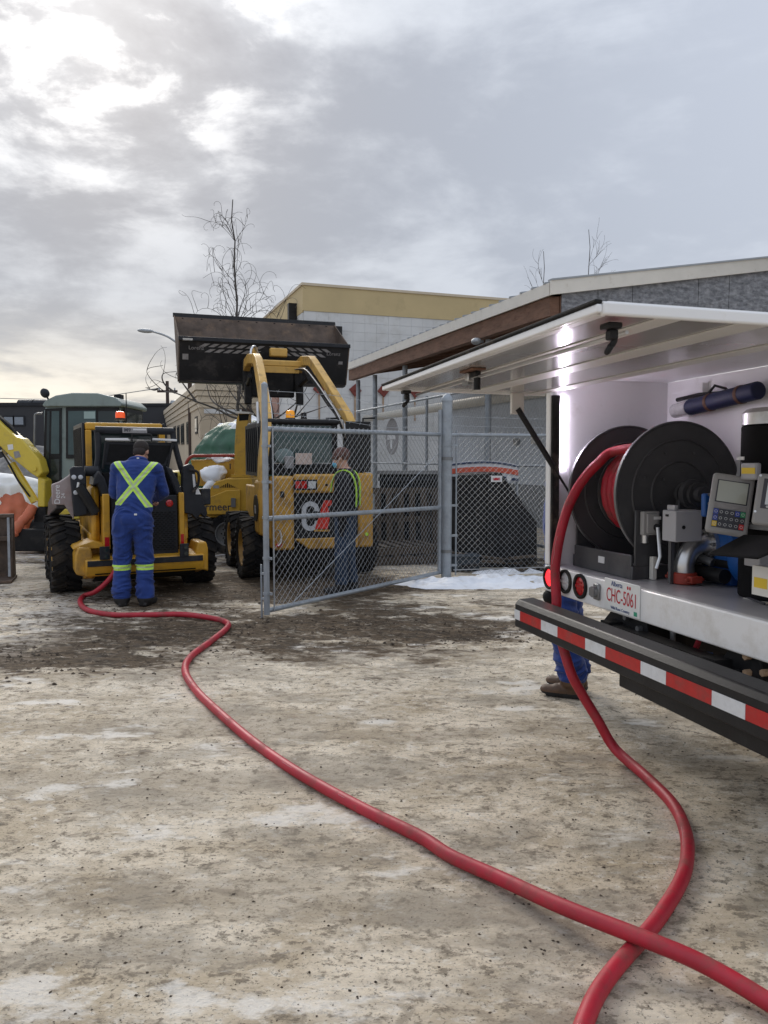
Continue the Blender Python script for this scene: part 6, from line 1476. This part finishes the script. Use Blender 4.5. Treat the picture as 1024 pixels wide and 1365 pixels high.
# fabric of the overalls: royal blue with sewn on lime tape and grey reflective core
def overall_mat(name, tapes=(), bands=()):
    m = bpy.data.materials.new(name); m.use_nodes = True; t = m.node_tree; b = t.nodes['Principled BSDF']; L = t.links.new; N = t.nodes.new
    tcn = N('ShaderNodeTexCoord'); sp = N('ShaderNodeSeparateXYZ'); L(tcn.outputs['Object'], sp.inputs[0]); X, Y, Z = sp.outputs
    def mt(op, a, c_=None):
        n = N('ShaderNodeMath'); n.operation = op
        for i, v in enumerate((a, c_)):
            if v is None: continue
            if isinstance(v, (int, float)): n.inputs[i].default_value = v
            else: L(v, n.inputs[i])
        return n.outputs[0]
    def mx(f, a, c_):
        n = N('ShaderNodeMix'); n.data_type = 'RGBA'
        for s_, v in ((n.inputs[0], f), (n.inputs[6], a), (n.inputs[7], c_)):
            if isinstance(v, tuple): s_.default_value = (*v, 1)
            elif isinstance(v, (int, float)): s_.default_value = v
            else: L(v, s_)
        return n.outputs[2]
    nz = N('ShaderNodeTexNoise'); L(tcn.outputs['Object'], nz.inputs['Vector']); nz.inputs['Scale'].default_value = 9; nz.inputs['Detail'].default_value = 6
    c_ = mx(nz.outputs[0], (.004, .021, .13), (.008, .044, .235))
    lime, grey = None, None
    def acc(a, v): return v if a is None else mt('MAXIMUM', a, v)
    for (x0, z0, x1, z1, w_) in tapes:        # a straight tape across the back
        dx, dz = x1-x0, z1-z0; l_ = math.hypot(dx, dz); nx_, nz_ = dz/l_, -dx/l_
        d = mt('ABSOLUTE', mt('ADD', mt('ADD', mt('MULTIPLY', X, nx_), mt('MULTIPLY', Z, nz_)), -(x0*nx_+z0*nz_)))
        zr = mt('MULTIPLY', mt('GREATER_THAN', Z, min(z0, z1)), mt('LESS_THAN', Z, max(z0, z1))); bk_ = mt('LESS_THAN', Y, .115)
        zr = mt('MULTIPLY', zr, bk_); lime = acc(lime, mt('MULTIPLY', mt('LESS_THAN', d, w_), zr)); grey = acc(grey, mt('MULTIPLY', mt('LESS_THAN', d, w_*.36), zr))
    for (zc_, hw) in bands:
        d = mt('ABSOLUTE', mt('SUBTRACT', Z, zc_)); lime = acc(lime, mt('LESS_THAN', d, hw)); grey = acc(grey, mt('LESS_THAN', d, hw*.26))
    if lime is not None:
        c_ = mx(lime, c_, (.50, .78, .10)); c_ = mx(mt('MULTIPLY', grey, .8), c_, (.42, .47, .36))
    L(c_, b.inputs['Base Color']); b.inputs['Roughness'].default_value = .8; b.inputs['Sheen Weight'].default_value = .15
    n2 = N('ShaderNodeTexNoise'); L(tcn.outputs['Object'], n2.inputs['Vector']); n2.inputs['Scale'].default_value = 28; n2.inputs['Detail'].default_value = 4
    bn = N('ShaderNodeBump'); L(n2.outputs[0], bn.inputs['Height']); bn.inputs['Strength'].default_value = .35; bn.inputs['Distance'].default_value = .01; L(bn.outputs[0], b.inputs['Normal'])
    return m

# ---------------- worker refuelling, back to the camera
g = gnd(179, 806); WF1 = Frame((g.x, g.y, 0), -12)
p1 = thing('person', 'person in blue coveralls with lime X on the back leaning over the loader engine', 'person', WF1)
b = MB()
fl_, fr_ = (-.125, -.01, .08), (.125, -.04, .08)
boots(b, fl_, (-.25, 1, 0)); boots(b, fr_, (.45, 1, 0))
for (an, kn, hp_) in ((fl_, (-.118, .045, .49), (-.092, .0, .93)), (fr_, (.115, .035, .49), (.098, .0, .93))):
    capsule(b, (an[0], an[1], an[2]-.0), kn, (.092, .088), (.088, .092)); capsule(b, kn, hp_, (.09, .095), (.112, .125))
capsule(b, (-.06, -.01, .95), (.07, -.01, .95), (.13, .12), (.13, .12), (0, 1, 0)); capsule(b, (.005, .0, .96), (.02, .03, 1.10), (.185, .125), (.185, .125))
capsule(b, (.02, .03, 1.10), (.05, .085, 1.40), (.185, .13), (.215, .135)); capsule(b, (-.13, .10, 1.49), (.23, .10, 1.48), (.075, .105), (.075, .105), (0, 0, 1))
capsule(b, (.05, .11, 1.46), (.065, .16, 1.57), (.10, .09), (.068, .066))
sh_l, sh_r = (-.15, .11, 1.48), (.245, .11, 1.47); el_l, el_r = (-.195, .20, 1.22), (.315, .21, 1.22); wr_l, wr_r = (-.10, .40, 1.12), (.21, .43, 1.14)
for s_, e_, w_ in ((sh_l, el_l, wr_l), (sh_r, el_r, wr_r)): capsule(b, s_, e_, (.082, .085), (.066, .07)); capsule(b, e_, w_, (.066, .068), (.046, .046))
capsule(b, (.065, .15, 1.54), (.08, .21, 1.61), (.058, .06), (.055, .058))
Ph, rt_ = head(b, (.085, .25, 1.655), (.25, 1, -.62), 1.0)
hand(b, wr_l, (.35, .9, -.2), (.6, -.1, -.5), 1); hand(b, wr_r, (-.35, .9, -.1), (-.6, -.1, -.5), -1)
om1 = overall_mat('overall_backed', [(-.165, 1.575, .185, 1.065, .032), (.25, 1.56, -.15, 1.09, .032)], [(.415, .030)])
def reg1(c_):
    if c_.z < .105 and True:
        return 2 if c_.z < .085 else 0
    if c_.z > 1.585 and c_.y > .09: return 1
    if (c_-Vector(wr_l)).length < .12 and (c_-Vector(wr_l)).dot(Vector((.35, .9, -.2))) > .02: return 1
    if (c_-Vector(wr_r)).length < .12 and (c_-Vector(wr_r)).dot(Vector((-.35, .9, -.1))) > .02: return 1
    return 0
cw = cloth_w(.017, 11, 4.5, 1., (.16, .5, .86, 1.06)); bod1 = skin_body(b, p1, [om1, mat['skin'], mat['boot_black']], reg1, .009, lambda c_: cw(c_) if .1 < c_.z < 1.53 else 0)
hb_ = MB(); hb_.ell(Ph(0, -.022, .045), (.084, .098, .088), 22, 14, rt_); hb_.ell(Ph(0, -.06, -.02), (.07, .05, .06), 18, 10, rt_)
hb_.v = [tuple(Vector(v)+Vector((1, 1, 1)).normalized()*.006*noise.noise(Vector(v)*30)) for v in hb_.v]; hb_.build('hair', mat['hair'], p1, smooth=180)
eyes(p1, Ph, rt_)
cr_ = MB(); cr_.tube(spline([(-.035, .10, 1.55), (-.01, .085, 1.585), (.06, .08, 1.60), (.13, .095, 1.585), (.155, .13, 1.55)], 6), .02, 10); cr_.build('collar', om1, p1)
B(.055, .08, .056, .0605, 1.588, 1.602).build('collar_tag', mat['decal_white'], p1)
B(.035, .065, -.140, -.134, .985, 1.005).build('pocket_tag', mat['decal_white'], p1, bevel=.003)
# nozzle at the end of the hose
nzq = thing('fuel_nozzle', 'dark fuel nozzle at the hose end held over the loader engine bay', 'nozzle', loc=(-2.80, 8.74, 1.12))
MB().cyl((0, 0, 0), (.0, .1, .06), .026, n=12).build('grip', mat['black_plastic'], nzq); MB().tube(spline([(0, .09, .05), (.02, .2, .07), (.04, .3, .02)], 5), .016, 10).build('spout', mat['alu'], nzq); MB().tube(spline([(0, .02, -.01), (0, .06, -.04), (0, .12, .0)], 5), .007, 8).build('trigger', mat['ink_green'], nzq)

# ---------------- person behind the gate
g = gnd(461, 789); WF2 = Frame((g.x, g.y, 0), -80)
p2 = thing('person', 'person in black jacket, jeans, brown beanie and blue mask behind the gate', 'person', WF2)
b = MB()
fl_, fr_ = (-.10, .03, .08), (.10, -.06, .08)
boots(b, fl_, (-.15, 1, 0)); boots(b, fr_, (.2, 1, 0))
for (an, kn, hp_) in ((fl_, (-.10, .03, .47), (-.085, .0, .88)), (fr_, (.10, -.01, .47), (.085, -.01, .88))):
    capsule(b, an, kn, (.068, .072), (.072, .076)); capsule(b, kn, hp_, (.076, .082), (.098, .11))
capsule(b, (-.06, .0, .90), (.06, .0, .90), (.12, .115), (.12, .115), (0, 1, 0)); capsule(b, (0, 0, .92), (0, .0, 1.08), (.185, .14), (.185, .145))
capsule(b, (0, .0, 1.08), (0, -.01, 1.30), (.19, .145), (.205, .14)); capsule(b, (-.17, -.01, 1.36), (.17, -.01, 1.36), (.078, .10), (.078, .10), (0, 0, 1))
capsule(b, (0, 0, 1.38), (0, .02, 1.47), (.085, .08), (.06, .06))
wl_, wr_ = (-.215, -.02, .90), (.215, -.02, .90)
for s_, e_, w_ in (((-.215, -.01, 1.36), (-.25, -.07, 1.12), wl_), ((.215, -.01, 1.36), (.25, -.07, 1.12), wr_)): capsule(b, s_, e_, (.082, .082), (.066, .066)); capsule(b, e_, w_, (.064, .064), (.05, .05))
capsule(b, (0, .01, 1.45), (0, .03, 1.53), (.056, .058), (.055, .056)); Ph, rt_ = head(b, (0, .055, 1.585), (0, 1, -.28), .98)
hand(b, wl_, (.1, .15, -1), (.8, .0, .1), 1); hand(b, wr_, (-.1, .15, -1), (-.8, .0, .1), -1)
def reg2(c_):
    if c_.z < .11: return 3
    if .68 < c_.z < .90 and abs(c_.x) > .175: return 0
    if c_.z < .93 and not (abs(c_.x) > .15 and c_.z > .9): return 2
    if c_.z > 1.475 and abs(c_.x) < .12: return 1
    return 0
cw2 = cloth_w(.009, 13, 5, 4., (.15, .47, .95)); skin_body(b, p2, [mat['jacket_black'], mat['skin'], mat['jeans'], mat['boot_black']], reg2, .009, lambda c_: cw2(c_) if .1 < c_.z < 1.45 else 0)
be = MB(); be.ell(Ph(0, -.02, .045), (.088, .106, .092), 24, 14, rt_); be.build('beanie', mat['beanie'], p2, smooth=180)
be = MB(); be.lathe([(.080, -.018), (.088, -.018), (.09, .02), (.08, .02)], Ph(0, -.014, .035), rt_ @ Vector((0, .12, 1)), 26); be.v = [tuple(Ph(0, -.014, .035)+rt_ @ (Matrix.Diagonal((1, 1.2, 1)) @ (rt_.transposed() @ (Vector(v)-Ph(0, -.014, .035))))) for v in be.v]; be.build('beanie_cuff', mat['beanie'], p2, smooth=180)
ms = MB(); ms.ell(Ph(0, .072, -.045), (.058, .045, .048), 18, 12, rt_); mk_ = ms.build('face_mask', mat['mask_blue'], p2, smooth=180)
for s in (-1, 1): MB().tube(spline([Ph(s*.05, .075, -.03), Ph(s*.075, .03, -.02), Ph(s*.086, -.01, .01)], 5), .003, 5).build('mask_loop', mat['decal_white'], mk_)
eyes(p2, Ph, rt_)
# lime harness straps over the shoulders
for s in (-1, 1):
    path_ = [(s*.11, .145, 1.20), (s*.13, .125, 1.32), (s*.145, .075, 1.42), (s*.15, -.02, 1.455), (s*.145, -.10, 1.415), (s*.12, -.148, 1.30), (s*.10, -.155, 1.15), (s*.11, -.152, 1.03)]
    P = spline(path_, 5); sb = MB(); V = []; Fc = []
    for i, p in enumerate(P):
        for dx_ in (-.026, .026):
            c2 = Vector((0, 0, 1.2)); o_ = Vector((0, p.y, p.z-1.25)); o_ = o_.normalized()*.006 if o_.length > 0 else o_
            V.append(p+Vector((dx_, 0, 0))+o_); V.append(p+Vector((dx_, 0, 0))-o_)
    for i in range(len(P)-1):
        k = i*4; Fc += [(k, k+2, k+6, k+4), (k+1, k+5, k+7, k+3), (k, k+4, k+5, k+1), (k+2, k+3, k+7, k+6)]
    sb.add(V, Fc); sb.build('hi_vis_strap', mat['hivis'], p2)

# ---------------- person beside the truck
g = gnd(751, 922); WF3 = Frame((g.x, g.y, 0), -62)
p3 = thing('person', 'person in blue coveralls and brown work boots mostly hidden behind truck corner post', 'person', WF3)
b = MB()
fl_, fr_ = (-.09, -.085, .08), (.10, -.06, .08)
boots(b, fl_, (-.1, 1, 0)); boots(b, fr_, (.1, 1, 0))
for (an, kn, hp_) in ((fl_, (-.10, -.01, .48), (-.09, .0, .92)), (fr_, (.10, .0, .48), (.09, .0, .92))):
    capsule(b, (an[0], an[1], .13), kn, (.085, .09), (.085, .088)); capsule(b, kn, hp_, (.088, .092), (.105, .115))
capsule(b, (-.06, 0, .94), (.06, 0, .94), (.125, .12), (.125, .12), (0, 1, 0)); capsule(b, (0, 0, .96), (0, .02, 1.15), (.175, .125), (.18, .13)); capsule(b, (0, .02, 1.15), (0, .0, 1.38), (.185, .13), (.20, .13))
capsule(b, (-.17, 0, 1.42), (.17, 0, 1.42), (.075, .095), (.075, .095), (0, 0, 1)); capsule(b, (0, 0, 1.44), (0, .02, 1.52), (.08, .075), (.06, .06)); capsule(b, (0, .01, 1.50), (0, .03, 1.58), (.056, .058), (.055, .056))
wl_, wr_ = (-.225, -.07, .90), (.225, -.07, .90)
for s_, e_, w_ in (((-.21, 0, 1.41), (-.245, -.07, 1.16), wl_), ((.21, 0, 1.41), (.245, -.07, 1.16), wr_)): capsule(b, s_, e_, (.08, .082), (.066, .068)); capsule(b, e_, w_, (.064, .064), (.048, .048))
Ph, rt_ = head(b, (0, .05, 1.635), (.25, 1, -.1), 1.0)
hand(b, wl_, (.05, .2, -1), (.8, .2, .1), 1); hand(b, wr_, (-.05, .2, -1), (-.8, .2, .1), -1)
om3 = overall_mat('overall_plain', (), [(.43, .028)])
def reg3(c_):
    if c_.z < .028: return 3
    if c_.z < .13 and (c_.y > .0 or c_.z < .115): return 2 if c_.z > .03 else 3
    if c_.z > 1.545 and abs(c_.x) < .13: return 1
    if abs(c_.x) > .19 and .68 < c_.z < .885: return 1
    return 0
cw3 = cloth_w(.018, 11, 5, 8., (.18, .5)); skin_body(b, p3, [om3, mat['skin'], mat['boot_brown'], mat['boot_sole']], reg3, .008, lambda c_: cw3(c_) if .13 < c_.z < 1.5 else 0)
hb_ = MB(); hb_.ell(Ph(0, -.022, .048), (.084, .100, .088), 22, 14, rt_); hb_.build('hair', mat['hair'], p3, smooth=180); eyes(p3, Ph, rt_)
